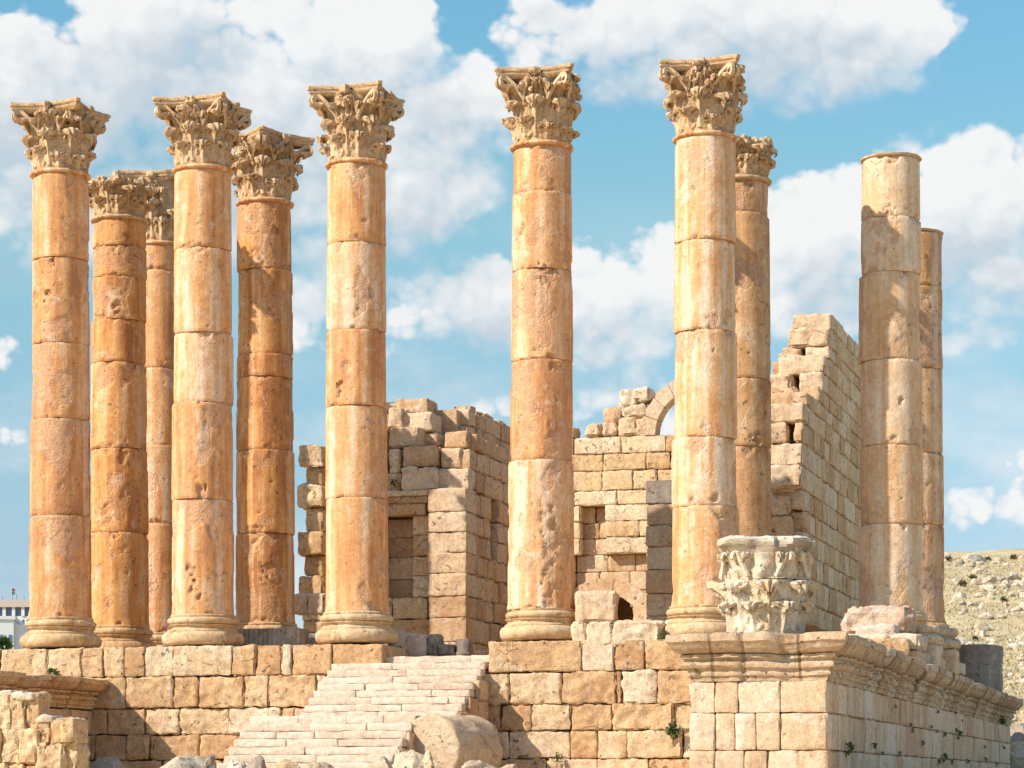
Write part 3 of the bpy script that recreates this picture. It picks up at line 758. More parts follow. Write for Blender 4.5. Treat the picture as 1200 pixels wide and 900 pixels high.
def strap(mb, pts, w, th, wdir=None, hue=0.5):
    """rectangular bar swept along points; w across, th thick"""
    P = np.array(pts, float); n = len(P)
    tan = np.gradient(P, axis=0); tan /= np.linalg.norm(tan, axis=1)[:, None]
    ws = np.linspace(w[0], w[1], n); V = []
    for k in range(n):
        wd = np.array(wdir[k] if isinstance(wdir, list) else wdir, float)
        wd = wd - tan[k] * np.dot(wd, tan[k]); wd /= max(np.linalg.norm(wd), 1e-6)
        nn = np.cross(tan[k], wd)
        for a, b in ((-1, -1), (1, -1), (1, 1), (-1, 1)):
            V.append(P[k] + wd * a * ws[k] / 2 + nn * b * th / 2)
    F4 = []
    for k in range(n - 1):
        for j in range(4):
            F4.append((k * 4 + j, k * 4 + (j + 1) % 4, (k + 1) * 4 + (j + 1) % 4, (k + 1) * 4 + j))
    F4.append((3, 2, 1, 0)); b = (n - 1) * 4; F4.append((b, b + 1, b + 2, b + 3))
    mb.add(V, np.array(F4), (hue, 0.2, RNG.random()))

def spiral(c, a0, turns, r0, r1, ex, ez, n=22):
    out = []
    for k in range(n):
        f = k / (n - 1); a = a0 + turns * 2 * math.pi * f; r = r0 + (r1 - r0) * f
        out.append(np.array(c) + np.array(ex) * r * math.cos(a) + np.array(ez) * r * math.sin(a))
    return out

def blob(mb, c, r, sq=(1, 1, 1), hue=0.5, amp=0.2, n=10):
    th = np.linspace(0, math.pi, n); 
    prof = np.stack([np.sin(th) * r + 1e-4, -np.cos(th) * r], 1)
    m2 = MB(); lathe(m2, prof, 14, caps=False)
    v = m2.v[0]; sd = RNG.uniform(-9, 9, 3)
    v = v * (1 + fbm(v / r * 1.3 + sd, 2)[:, None] * amp) * np.array(sq) + np.array(c)
    mb.add(v, m2.f[0], (hue, 0.3, RNG.random()))

def bell_r(z, H): return np.interp(z / H, [0, .25, .55, .75, .88, 1], [.615, .625, .645, .69, .745, .80])

def weather(mb, seed, amp=0.028, damage=0.0, clip=None):
    """erode a carved mesh: soft noise everywhere, bigger losses at the projecting edges"""
    for k in range(len(mb.v)):
        v = mb.v[k]; q = v + seed
        n = np.stack([fbm(q * 2.6, 3), fbm(q * 2.6 + 31, 3), fbm(q * 2.6 + 67, 3)], 1)
        v = v + n * amp
        nh = fbm(v * 11.0 + seed, 2); rad = np.linalg.norm(v[:, :2], axis=1).clip(.1); v[:, :2] *= (1 + 0.016 * nh / rad)[:, None]
        if damage:
            r = np.linalg.norm(v[:, :2], axis=1); loss = sst(fbm(v * 0.9 + seed * 1.7, 2), 0.25, 0.7) * damage * sst(r, 0.75, 1.2)
            v[:, :2] *= (1 - loss)[:, None]
        if clip is not None: v = clip(v)
        mb.v[k] = v
        g = np.clip(fbm(v * 1.4 + seed + 5, 2) * 0.8 + 0.1, 0, 1); mb.a[k][:, 1] = np.clip(mb.a[k][:, 1] + g * 0.3, 0, 1)

def capital(kind, parent, z0, seed, H=1.62, damage=0.25, mat=None, lost=()):
    """Corinthian capital: bell, two rows of acanthus, corner volutes, helices, concave abacus"""
    mat = mat or M_CAP
    seedv = np.random.default_rng(seed).uniform(-50, 50, 3)
    hue = 0.5
    mb = MB()
    Hb = H if kind == 'full' else H * 0.62
    zz = np.linspace(0, Hb * (0.9 if kind == 'full' else 1.0), 20)
    lathe(mb, np.stack([bell_r(zz, H), zz], 1), 48, attr=lambda th, z: np.tile((hue, 0.35, 0.3), (len(th), 1)))
    q = math.pi / 8
    bh = lambda: RNG.choice([1.0, 0.8, 0.62], p=[.74, .16, .10])
    for k in range(8):
        leaf(mb, q + k * 2 * q, 0.02, H * 0.34 * RNG.uniform(.94, 1.04) * bh(), 0.225, 0.63, 0.215 * RNG.uniform(.8, 1.08), hue=RNG.uniform(.35, .75), lob=3.5)
        leaf(mb, k * 2 * q, 0.10, H * 0.535 * RNG.uniform(.95, 1.03) * bh() ** .7, 0.222, 0.635, 0.30 * RNG.uniform(.8, 1.08), hue=RNG.uniform(.35, .75), lob=4.5)
    if kind == 'full':
        for c in range(4):
            a = math.pi / 4 + c * math.pi / 2
            if c in lost: continue
            er = np.array([math.cos(a), math.sin(a), 0]); et = np.array([-math.sin(a), math.cos(a), 0]); ez = np.array([0, 0, 1.0])
            leaf(mb, a, 0.48 * H, H * 0.30, 0.20, 0.66, 0.40, hue=RNG.uniform(.3, .7), lob=3)
            for sg in (-1, 1):
                a1 = a + sg * 0.42
                st = np.array([0.70 * math.cos(a1), 0.70 * math.sin(a1), 0.56 * H])
                mid = np.array([0.86 * math.cos(a + sg * 0.26), 0.86 * math.sin(a + sg * 0.26), 0.75 * H])
                top = er * 1.06 + et * sg * 0.07 + ez * 0.872 * H
                P = [st * (1 - f) ** 2 + 2 * (mid * 1.02) * f * (1 - f) + top * f * f for f in np.linspace(0, 1, 9)]
                P += spiral(er * 1.06 + et * sg * 0.07 + ez * (0.872 * H - 0.13), math.pi / 2, -1.15, 0.13, 0.045, er, ez)[1:]
                strap(mb, P, (0.06, 0.13), 0.075, et, hue=RNG.uniform(.4, .9))
        for c in range(4):
            a = c * math.pi / 2
            er = np.array([math.cos(a), math.sin(a), 0]); et = np.array([-math.sin(a), math.cos(a), 0]); ez = np.array([0, 0, 1.0])
            for sg in (-1, 1):
                P = []
                for f in np.linspace(0, 1, 8):
                    aa = a + sg * (0.40 - 0.27 * f); r = 0.72 + 0.12 * f
                    P.append(np.array([r * math.cos(aa), r * math.sin(aa), H * (0.56 + 0.285 * math.sin(f * 1.5))]))
                strap(mb, P, (0.06, 0.05), 0.05, er, hue=RNG.uniform(.5, .9))
                leaf(mb, a + sg * 0.40, 0.50 * H, H * 0.26, 0.14, 0.67, 0.24, nu=11, nv=13, hue=RNG.uniform(.3, .7), lob=2.5)
                leaf(mb, a + sg * 0.17, 0.58 * H, H * 0.25, 0.085, 0.70, 0.16, nu=9, nv=11, hue=RNG.uniform(.3, .7), lob=2.5)
            leaf(mb, a, 0.52 * H, H * 0.27, 0.11, 0.68, 0.20, nu=11, nv=13, hue=RNG.uniform(.3, .7), lob=2.5)
            for _ in range(5):
                aa = a + RNG.uniform(-.42, .42); blob(mb, (.80 * math.cos(aa), .80 * math.sin(aa), H * RNG.uniform(.66, .84)), RNG.uniform(.05, .085), amp=0.7)
            blob(mb, er * 0.78 + ez * 0.915 * H, 0.13, (1, 1, .85), amp=0.6)
    else:
        for k in range(16):
            a = k * math.pi / 8 + RNG.uniform(-.1, .1); r = RNG.uniform(.60, .74)
            blob(mb, (r * math.cos(a), r * math.sin(a), Hb + RNG.uniform(-0.06, 0.05)), RNG.uniform(.09, .16), amp=0.6)
    weather(mb, seedv, 0.013, damage)
    # carried dirt: the upper part is grey with old lichen
    o = mb.build('capital', mat, parent); o.location = (0, 0, z0)
    if kind == 'full':
        mb = MB()
        S = 1.86; cw = 0.10
        out = []
        for c in range(4):
            a = c * math.pi / 2 - math.pi / 2
            er = np.array([math.cos(a), math.sin(a)]); et = np.array([-math.sin(a), math.cos(a)])
            for f in np.linspace(-1, 1, 17)[:-1] if True else ():
                x = f * (S / 2 - cw * 0.7)
                dep = S / 2 - 0.20 * (1 - abs(f) ** 2.0)
                out.append(er * dep + et * x)
            out.append(er * (S / 2) + et * (S / 2 - cw * 0.7))
        out = np.array(out); n = len(out)
        prof = [(0.84, 0.0), (0.87, 0.02), (0.92, 0.05), (0.965, 0.085), (0.97, 0.115), (0.94, 0.12), (0.945, 0.135), (0.99, 0.16), (1.0, 0.21), (0.99, 0.235), (0.95, 0.245)]
        V = []
        for k, z in prof: V.append(np.concatenate([out * k, np.full((n, 1), z)], 1))
        V.append(np.concatenate([out * 0.5, np.full((n, 1), 0.25)], 1)); V.insert(0, np.concatenate([out * 0.5, np.full((n, 1), 0.0)], 1))
        m = len(V); V = np.concatenate(V)
        i = np.arange(m - 1)[:, None]; j = np.arange(n)[None, :]; j2 = (j + 1) % n
        f = np.stack([i * n + j, i * n + j2, (i + 1) * n + j2, (i + 1) * n + j], -1).reshape(-1, 4)
        V = np.concatenate([V, [[0, 0, 0.0], [0, 0, 0.25]]]); jj = np.arange(n); jn = (jj + 1) % n; b = (m - 1) * n
        mb.add(V, [f, np.stack([np.full(n, m * n), jn, jj], 1), np.stack([np.full(n, m * n + 1), b + jj, b + jn], 1)], (0.35, 0.1, .4))
        def clip(v):
            for c in lost:
                a = math.pi / 4 + c * math.pi / 2
                d = v[:, 0] * math.cos(a) + v[:, 1] * math.sin(a); ex = np.maximum(d - 0.82, 0)
                v[:, 0] -= math.cos(a) * ex * 0.85; v[:, 1] -= math.sin(a) * ex * 0.85
            return v
        weather(mb, seedv + 3, 0.020, damage * 0.5, clip)
        ab = mb.build('abacus', mat, o); ab.location = (0, 0, H - 0.25)
    return o

def drum(parent, za, zb, r_of, seed, tint, holes=(), rb=0.5, ero=0.0, mat=None):
    rng = np.random.default_rng(seed)
    sd = rng.uniform(-60, 60, 3)
    n = max(6, int((zb - za) / 0.04))
    zz = np.linspace(za, zb, n)
    e = 0.018
    zz = np.concatenate([[za, za + 0.006], zz[1:-1], [zb - 0.006, zb]])
    base = r_of(zz) + rng.normal(0, 0.008)
    ed = np.minimum(zz - za, zb - zz)
    prof = np.stack([base - e * (1 - sst(ed, 0.0, 0.03)), zz], 1)
    eroded = rng.uniform(0.05, 0.42) - ero
    side = rng.uniform(0, 2 * math.pi)
    state = {}
    def shape(th, r, z):
        q = np.stack([np.cos(th) * r, np.sin(th) * r, z], 1) + sd
        low = fbm(q * np.array([0.9, 0.9, 0.6]), 3)
        er = sst(low + 0.25 * fbm(q * 3, 2), eroded + 0.02, eroded + 0.16)     # lost skin
        edg = np.minimum(z - za, zb - z)
        ch = sst(fbm(q * 2.1 + 20, 3) - edg * 2.6, 0.12, 0.26)               # broken arrises at the joints
        gouge = sst(fbm(q * np.array([5.0, 5.0, 3.0]) + 40, 4, gain=0.65), 0.85, 1.05) * sst(fbm(q * 0.8 + 60, 1), 0.1, 0.35)
        d = fbm(q * 2.0, 2) * 0.006 - er * (0.014 + 0.018 * (0.5 + 0.5 * fbm(q * 7, 2))) - ch * 0.060 * (0.7 + 0.5 * fbm(q * 6 + 3, 2)) - gouge * 0.05
        for (ha, hz, hr, hd) in holes:
            da = (th - ha + math.pi) % (2 * math.pi) - math.pi
            dd = np.sqrt((da * 0.72) ** 2 + ((z - hz) * 0.75) ** 2) / hr + fbm(q * np.array([5.0, 5.0, 3.5]) + 3, 4, gain=0.6) * 1.0
            hm = sst(dd, 1.0, 0.55) * sst(fbm(q * 6.0 + 11, 1), -0.35, 0.1)
            d = d - hm * hd; gouge = np.maximum(gouge, hm)
        state['w'] = np.clip(er * 0.75 + ch * 0.55 + gouge, 0, 1)
        return d
    mb = MB(); hv = np.clip(tint + 0.05 + rng.normal(0, 0.13), 0.0, 1.0)
    lathe(mb, prof, 112, disp=shape, attr=lambda th, z: np.stack([np.full(len(th), hv), state['w'], np.full(len(th), rb)], 1))
    dx, dy = rng.normal(0, 0.012, 2)
    mb.v[0][:, 0] += dx; mb.v[0][:, 1] += dy
    return mb.build('drum', mat, parent, sharp=50)

COL_LABELS = {
    'C1': 'leftmost tall honey column with a complete leafy capital, pitted dark holes below its first joint',
    'Cb': 'column behind the leftmost one, its capital reduced to a low ring of leaves',
    'Cc': 'column half hidden behind the second front column from the left, partly covered capital',
    'C2': 'second front column from the left, smooth golden shaft with dark pocks above its base',
    'Ce': 'deep orange column set back with a capital shadow across its shaft',
    'C4': 'golden column left of the pale staircase, wide capital with both abacus corners intact',
    'C5': 'column right of the pale staircase, long crack across its lower shaft',
    'C6': 'tallest looking column, rising behind the loose white capital on the right parapet',
    'C7': 'rough brown column tucked behind the tallest column, broken low capital',
    'C8': 'thick column at the right without a capital, shadow of a capital on its upper shaft',
    'C9': 'lower column without a capital hidden behind the rightmost thick column'}
HOLES = {'C1': [(43, 345, .16, .10), (64, 343, .13, .10), (67, 309, .08, .08), (60, 365, .08, .06)], 'C2': [(228, 668, .16, .07), (233, 690, .14, .07), (236, 700, .07, .06), (240, 572, .14, .07)],
         'C4': [(403, 455, .10, .07), (408, 430, .10, .05), (397, 462, .08, .06)], 'C5': [(611, 265, .10, .07), (640, 322, .20, .05), (655, 640, .35, .04), (640, 610, .22, .04), (628, 590, .15, .04), (648, 700, .28, .05)],
         'Ce': [(300, 300, .22, .05), (290, 318, .2, .05), (335, 445, .12, .08), (330, 270, .10, .07), (320, 668, .2, .05)], 'Cb': [(140, 360, .12, .06), (150, 530, .2, .05), (128, 600, .18, .05)],
         'C7': [(884, 513, .14, .10), (893, 480, .12, .06)], 'C8': [(1030, 270, .35, .04), (1050, 470, .07, .06)], 'C6': [(830, 383, .08, .04)]}
ROT = {'Ce': R(-28), 'Cc': R(6), 'C6': R(2), 'C5': R(3)}
LOST = {'C1': (), 'Cc': (3,), 'C2': (1,), 'Ce': (2,), 'C4': (), 'C5': (0,), 'C6': (0,)}
def build_column(k, spec):
    key, px, t, ya, joints, cap, tint = spec
    s = s_of(px, t)
    z_a = z_of(ya, s, t - 0.70); z_b = ZP + 0.02
    zb_top = ZP + 0.74
    c = thing('column', T(s, t, 0), RZ, COL_LABELS[key], 'column', 'standing temple columns')
    # attic base
    sd = RNG.uniform(-50, 50, 3)
    pr = [(0.90, 0.0)]
    for a in np.linspace(-80, 90, 13): pr.append((0.86 + 0.125 * math.cos(R(a)), 0.165 + 0.16 * math.sin(R(a))))
    pr += [(0.865, 0.335), (0.862, 0.36)]
    for a in np.linspace(0, 1, 7): pr.append((0.845 - 0.055 * math.sin(a * math.pi), 0.37 + 0.10 * a))
    pr += [(0.85, 0.475), (0.852, 0.495)]
    for a in np.linspace(-80, 90, 11): pr.append((0.785 + 0.085 * math.cos(R(a)), 0.585 + 0.085 * math.sin(R(a))))
    pr += [(0.79, 0.675), (0.80, 0.69), (0.80, 0.72), (0.77, 0.74)]
    pr = np.array(pr)
    st = {}
    def shp(th, r, z):
        q = np.stack([np.cos(th) * r, np.sin(th) * r, z], 1) + sd
        er = sst(fbm(q * 1.4, 3), 0.18, 0.5)
        st['w'] = er * 0.7
        return fbm(q * 2.5, 3) * 0.016 - er * 0.07 * (0.6 + fbm(q * 4, 2) * 0.6)
    mb = MB(); lathe(mb, pr, 84, disp=shp, attr=lambda th, z: np.stack([np.full(len(th), 0.5 + 0.3 * (tint - .4)), st['w'], np.full(len(th), RNG.random())], 1))
    o = mb.build('base', M_BASE, c, sharp=50); o.location = (0, 0, z_b)
    # shaft drums
    rbt, rtp = 0.748, 0.672
    def r_of(z):
        f = (z - zb_top) / (16.35 - zb_top)
        r = rbt + (rtp - rbt) * np.clip(f, 0, 1) ** 1.25
        return r + 0.035 * np.exp(-(z - zb_top) / 0.07)
    hol = []
    for (hx, hy, hr, hd) in HOLES.get(key, ()):
        sn = np.clip((hx - px) / 2980.0 * (OY + s * LY + t * DY) / 0.72, -0.97, 0.97)
        hol.append((-math.pi / 2 + math.asin(sn) + YAW, z_of(hy, s, t - 0.7), hr, hd))
    zs = [z_a - 0.07] + [z_of(y, s, t - 0.71) for y in joints] + [zb_top - 0.004]
    for i in range(len(zs) - 1):
        drum(c, zs[i + 1] + 0.004, zs[i] - 0.004, r_of, 100 * k + i, tint, hol, (k * 0.371 + 0.13) % 1.0, {'Ce': .10, 'C7': .20, 'C5': .04, 'Cb': .02, 'C2': -.10, 'C4': -.08, 'C6': -.10}.get(key, 0.0), COL_MAT.get(key, M_COL))
    if cap != 'none':
        mb = MB()
        rr = float(r_of(np.array([z_a]))[0])
        pr = [(rr - 0.03, -0.075)] + [(rr + 0.01 + 0.055 * math.cos(R(a)), -0.018 + 0.05 * math.sin(R(a))) for a in np.linspace(-90, 90, 9)] + [(rr - 0.06, 0.034)]
        lathe(mb, pr, 72, disp=lambda th, r, z: fbm(np.stack([np.cos(th) * 2, np.sin(th) * 2, z * 0], 1) + sd, 3) * 0.02, attr=lambda th, z: np.tile((0.5, 0.25, 0.3), (len(th), 1)))
        a = mb.build('astragal', M_CAP if cap == 'low' else M_COL, c); a.location = (0, 0, z_a)
        capital(cap, c, z_a + 0.02, 1000 + k, H={'Cc': 1.88, 'C4': 1.71, 'C5': 1.67, 'Ce': 1.66, 'C1': 1.61, 'Cb': 1.38, 'C7': 1.38}.get(key, 1.62), damage=0.30, lost=LOST.get(key, ())).rotation_euler = (0, 0, ROT.get(key, 0.0))
    else:
        mb = MB(); rr = float(r_of(np.array([z_a]))[0])
        pr = [(rr - 0.02, -0.072), (rr, -0.06), (rr + 0.035, -0.05), (rr + 0.045, -0.01), (rr + 0.02, 0.0), (rr - 0.2, 0.004)]
        lathe(mb, pr, 72, disp=lambda th, r, z: fbm(np.stack([np.cos(th) * 2, np.sin(th) * 2, z * 0], 1) + sd, 3) * 0.025, attr=lambda th, z: np.tile((0.6, 0.3, 0.3), (len(th), 1)))
        a = mb.build('neck_moulding', M_BASE, c); a.location = (0, 0, z_a)
for k, spec in enumerate(COLS): build_column(k, spec)

# ------------------------------------------------------------------ staircase
def build_stairs():
    t0 = TW - 0.05
    ls, rs = s_of(388, t0), s_of(568, t0)
    st = thing('staircase', T(ls, t0, 0), RZ, 'pale cream stone staircase climbing to the podium between the two middle columns', 'staircase')
    W = rs - ls
    z_top = z_of(778, ls, t0)
    up = MB(); RIS, TR = 0.168, 0.30
    y = 0.0; z = z_top
    def row(mb, y, z, x0, x1, depth):
        br = rand_breaks(x0, x1, 0.8, 2.1)
        for a, b in zip(br[:-1], br[1:]):
            block(mb, a + .0005, b - .0005, y + RNG.uniform(-.012, .012), y + depth, z - RIS + .003, z + RNG.uniform(-.004, .004), r=0.022, amp=0.013, cell=0.12, rough=0.007)
    for k in range(8):
        row(up, y - TR * k, z - RIS * k, 0.0, W - 0.0, TR + 0.06 if k else 0.6)
    up.build('upper_flight', M_STEP, st)
    # the last rise, between the pedestals of the two middle columns
    tp = MB()
    row(tp, 0.30, z_top + 0.165, s_of(446, t0) - ls, s_of(603, t0) - ls, 0.5)
    row(tp, 1.45, z_top + 0.42, s_of(552, t0) - ls, s_of(606, t0) - ls, 0.5)
    tp.build('top_step', M_STEP, st)
    yl = y - TR * 7; zl = z - RIS * 8
    lo = MB()
    LD = 3.0
    for a in rand_breaks(0, W, 0.8, 1.3)[:-1]: pass
    br = rand_breaks(0, W, 0.7, 1.2)
    for yy in np.arange(yl - LD, yl, 0.75):
        for a, b in zip(br[:-1], br[1:]):
            block(lo, a + .003, b - .003, yy, yy + 0.745, zl - 0.17, zl, r=0.012, amp=0.005, cell=0.3)
    for k in range(1, 13):
        row(lo, yl - LD - TR * k, zl - RIS * k, 0.0, W, TR + 0.08)
    lo.build('lower_flight', M_STEP, st)
    # masonry under the flights
    c = MB()
    ztop = z_top
    for k in range(8):
        y0 = -TR * k
        block(c, 0.02, W - 0.03, y0 - 0.0 + 0.03, 1.2, z - RIS * (k + 1) - 0.17, z - RIS * (k + 1) - 0.004, r=0.02, amp=0.01, cell=0.5)
    box(c, 0.05, W - 0.06, yl - LD + 0.05, 0.9, 0.2, zl - 0.18)
    for k in range(1, 13):
        box(c, 0.04, W - 0.05, yl - LD - TR * k + 0.03, yl - LD - TR * (k - 1) + 0.04, 0.2, zl - RIS * (k + 1) + 0.0)
    # right cheek of brown blocks, stepped with the flight
    zz = zl
    n = 0
    for (a, b, top) in ((-0.0, -0.75, z_top - 0.45), (-0.75, -1.45, z_top - 0.85), (-1.45, -2.15, z_top - 1.2)):
        hgt = top - zl; m = max(1, round(hgt / 0.42))
        for q in range(m):
            block(c, W - 0.05, W + 0.10, b + .01, a - .01, zl + hgt * q / m + .006, zl + hgt * (q + 1) / m - .006, r=0.03, amp=0.02, cell=0.15)
    for k in range(10):
        y1 = yl - LD - TR * k
    for (a, b, dz) in ((0, 0.9, 0.02), (0.9, 1.9, 0.02), (1.9, 3.0, 0.02)):
        for q in range(3):
            block(c, W - 0.05, W + 0.06, yl - b + .01, yl - a - .01, zl - 0.5 * (q + 1) - .1, zl - 0.5 * q - .1 - dz, r=0.03, amp=0.02, cell=0.15)
    for k in range(0, 10, 2):
        zt = zl - RIS * (k + 2) - 0.02
        for q in range(2):
            block(c, W - 0.05, W + 0.06, yl - LD - TR * (k + 2) + .01, yl - LD - TR * k - .01, zt - 0.45 * (q + 1), zt - 0.45 * q - .01, r=0.03, amp=0.02, cell=0.15)
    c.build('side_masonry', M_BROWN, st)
build_stairs()

# ------------------------------------------------------------------ cella
TC = 9.0
S_R = s_of(943, TC)                                     # outer face of the right cella wall
def build_right_wall():
    th = 1.45
    w = thing('cella_wall', T(S_R, TC, 0), RZ, 'tall stepped ruined wall of regular blocks left of the thick right column', 'wall')
    # steps of the broken end: (top y, bottom y, right edge px, left edge px)
    rows = [(366, 385, 974, 930), (385, 407, 972, 925), (407, 422, 972, 919), (422, 445, 967, 914), (445, 467, 965, 901), (467, 484, 960, 904),
            (484, 502, 948, 902), (502, 525, 942, 900), (525, 550, 941, 900), (550, 577, 941, 898), (577, 604, 939, 896), (604, 628, 942, 890), (628, 652, 943, 880), (652, 678, 943, 880), (678, 704, 944, 880), (704, 735, 944, 880), (735, 760, 944, 880)]
    t_far = t_of(1060, S_R)
    mb = MB(); me = MB()
    t_ref = t_of(974, S_R); zprev = None
    zt = None
    nrow = len(rows)
    tops = []
    for (y0, y1, xr, xl) in rows:
        t = t_of(xr, S_R); tops.append((z_of(y0, S_R, t), z_of(y1, S_R, t), t, xl, xr))
    # course heights measured at the front end
    z = tops[0][0]
    for i, (za, zb_, t, xl, xr) in enumerate(tops):
        h = (za - zb_)
        z1 = z; z0 = max(z - h, ZP - 0.1); z = z0
        tl = t - TC
        wid = (xr - xl) / 2980.0 * (OY + S_R * LY + t * DY) / LX
        wid = min(wid, 2.1)
        # end stones
        if i in (2, 4, 5, 8):
            f = {2: .56, 4: .5, 5: .43, 8: .35}[i]; g = {2: .08, 4: .14, 5: .03, 8: .2}[i]
            block(me, -wid * 1.0, -wid * (f + g / 2), tl + (-.1 if i in (4, 5) else 0.02), tl + 0.9, z0 + .01, z1 - .01, r=0.09, amp=0.04, rough=0.04, cell=0.1)
            block(me, -wid * (f - g / 2), -0.0, tl, tl + 0.95, z0 + .01, z1 - .01, r=0.05, amp=0.025, rough=0.02, cell=0.1)
        else:
            block(me, -wid, 0.0, tl + RNG.uniform(-.03, .03), tl + RNG.uniform(0.85, 1.3), z0 + .008, z1 - .008, r=0.06, amp=0.025, rough=0.03, cell=0.1)
        br = rand_breaks(tl + 0.9, t_far - TC, 0.7, 1.5)
        side_row(mb, z0, z1, br, 0.0 - 0.01, 0.55, jit=0.02, r=0.03, amp=0.014, rough=0.008, gap=0.011)
        if wid > 1.2: side_row(mb, z0, z1, br, -1.6, 0.5, jit=0.03, sign=-1, cell=0.4)
        box(mb, -1.25, -0.5, tl + 1.0, t_far - TC, z0 - 0.02, z1 - 0.05, (0.4, .4, .2))
    me.build('broken_end', M_PALE, w)
    mb.build('side_face', M_CELLA, w)
    # rough stones bonded out of the end, low down
    mb = MB()
    for (xl, xr, y0, y1) in ((902, 930, 552, 577), (906, 927, 604, 628), (898, 925, 580, 602)):
        t = TC - 0.25
        block(mb, s_of(xl, t) - S_R, s_of(xr, t) - S_R, -0.30, 0.1, z_of(y1, S_R, t), z_of(y0, S_R, t), r=0.09, amp=0.04, rough=0.04, cell=0.09)
    mb.build('bonding_stone', M_PALE, w)
build_right_wall()

def build_left_block():
    s1 = s_of(549, TC); s0 = s_of(354, TC)
    yr = lambda py: z_of(py, s1, TC)
    w = thing('cella_wall', T(s1, TC, 0), RZ, 'broken corner of the inner shrine with a dark blocked doorway, behind the staircase', 'wall')
    X = lambda px: s_of(px, TC) - s1
    # lit pier at the doorway's edge
    mb = MB()
    ys = [572, 600, 624, 648, 672, 699, 724, 752, 775]
    for a, b in zip(ys[:-1], ys[1:]):
        block(mb, X(505) + RNG.uniform(-.02, .02), X(549), -0.22 + RNG.uniform(-.012, .012), 0.75, yr(b) + .006, yr(a) - .006, r=0.025, amp=0.015, rough=0.03 if b in (672, 699) else 0.006, cell=0.09)
    mb.build('pier', M_PALE, w)
    # front face left of the pier
    mb = MB()
    for (y0, y1, xs) in ((602, 625, [483, 505]), (625, 650, [483, 505]), (650, 673, [483, 505]), (673, 699, [483, 505])):
        for a, b in zip(xs[:-1], xs[1:]): block(mb, X(a), X(b) - .01, 0.05, 0.8, yr(y1) + .006, yr(y0) - .006, r=0.025, amp=0.015, cell=0.1)
    for (y0, y1, xs) in ((699, 724, [392, 432, 459, 501, 507]), (724, 752, [392, 440, 515]), (752, 775, [392, 450, 515]),
                         (552, 576, [392, 432, 467]), (576, 602, [392, 420, 448]), (602, 625, [392, 420, 450]), (625, 650, [392, 410, 450]), (650, 674, [392, 425, 450]), (674, 699, [392, 418, 450])):
        for a, b in zip(xs[:-1], xs[1:]): block(mb, X(a) + .012, X(b) - .012, RNG.uniform(-.03, .03), 0.8, yr(y1) + .008, yr(y0) - .008, r=0.04, amp=0.02, rough=0.015, cell=0.1)
    mb.build('front_face', M_CELLA, w)
    mb = MB()                                        # blocked doorway, set back
    for (y0, y1) in ((604, 626), (626, 650), (650, 676), (676, 700)):
        block(mb, X(446), X(484), 0.45, 0.9, yr(y1) + .005, yr(y0) - .005, r=0.02, amp=0.01, cell=0.12)
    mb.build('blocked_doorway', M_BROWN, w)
    mb = MB()                                        # moulded lintel
    block(mb, X(448), X(499), -0.06, 0.6, yr(602), yr(588), r=0.02, amp=0.01, cell=0.09)
    block(mb, X(446), X(502), -0.12, 0.6, yr(588) + .003, yr(580), r=0.02, amp=0.012, cell=0.09)
    block(mb, X(445), X(504), -0.18, 0.6, yr(580) + .003, yr(573), r=0.03, amp=0.015, cell=0.09)
    mb.build('lintel', M_CELLA, w)
    mb = MB()                                        # tumbled upper stones
    for (x0, x1, y0, y1, f, d, rg) in (
            (470, 511, 545, 573, -0.15, 0.8, .05), (472, 511, 520, 545, -0.05, 0.8, .04), (455, 469, 522, 552, 0.1, 0.8, .03), (452, 470, 552, 573, 0.0, 0.8, .03),
            (456, 491, 497, 521, 0.35, 1.0, .02), (491, 512, 504, 520, 0.9, 1.0, .02), (466, 506, 480, 503, 0.8, 1.0, .02), (454, 471, 473, 497, 0.6, 0.9, .06),
            (464, 501, 463, 482, 1.3, 1.0, .02), (450, 470, 466, 478, 1.5, 0.9, .05),
            (521, 548, 504, 524, 0.6, 1.2, .01), (517, 540, 524, 548, 0.25, 1.2, .02), (513, 549, 548, 573, 0.15, 0.7, .015),
            (392, 440, 500, 526, 0.3, 0.9, .03), (392, 452, 526, 552, 0.1, 0.9, .03), (400, 455, 480, 500, 0.8, .9, .03)):
        t = TC + f
        sx = lambda p: s_of(p, t) - s1
        zf = lambda p: z_of(p, s1, t)
        block(mb, sx(x0), sx(x1), f, f + d, zf(y1) + .006, zf(y0) - .006, r=0.05, amp=0.02, rough=rg, cell=0.1)
    mb.build('upper_stone', M_PALE, w)
    # inner side face running back
    mb = MB()
    tf = t_of(606, s1) - TC + 2.5
    yc = [752 + 25, 752, 724, 699, 672, 648, 624, 600, 573, 548, 524, 504, 484, 463]
    for k in range(len(yc) - 1):
        z0, z1 = yr(yc[k]), yr(yc[k + 1])
        st = 0.78 if k < 9 else {9: 0.3, 10: 0.8, 11: 2.2, 12: 2.4}[k]
        sx = -0.02 if k < 10 else {10: -0.04, 11: -0.62, 12: -0.70}[k]
        rg = 0.05 if 2 <= k <= 6 else 0.012
        br = rand_breaks(st, tf, 0.6, 1.3)
        if 5 <= k <= 7:                              # slit window
            ta, tb = t_of(577, s1) - TC, t_of(585, s1) - TC
            side_row(mb, z0, z1, rand_breaks(st, ta, 0.5, 1.1), sx, 0.5, jit=0.03, rough=rg, amp=0.02)
            side_row(mb, z0, z1, rand_breaks(tb, tf, 0.5, 1.1), sx, 0.5, jit=0.03, rough=rg, amp=0.02)
        else:
            side_row(mb, z0, z1, br, sx, 0.55, jit=0.04, rough=rg, amp=0.02)
    # weathered, gnawed crest
    z1 = yr(463)
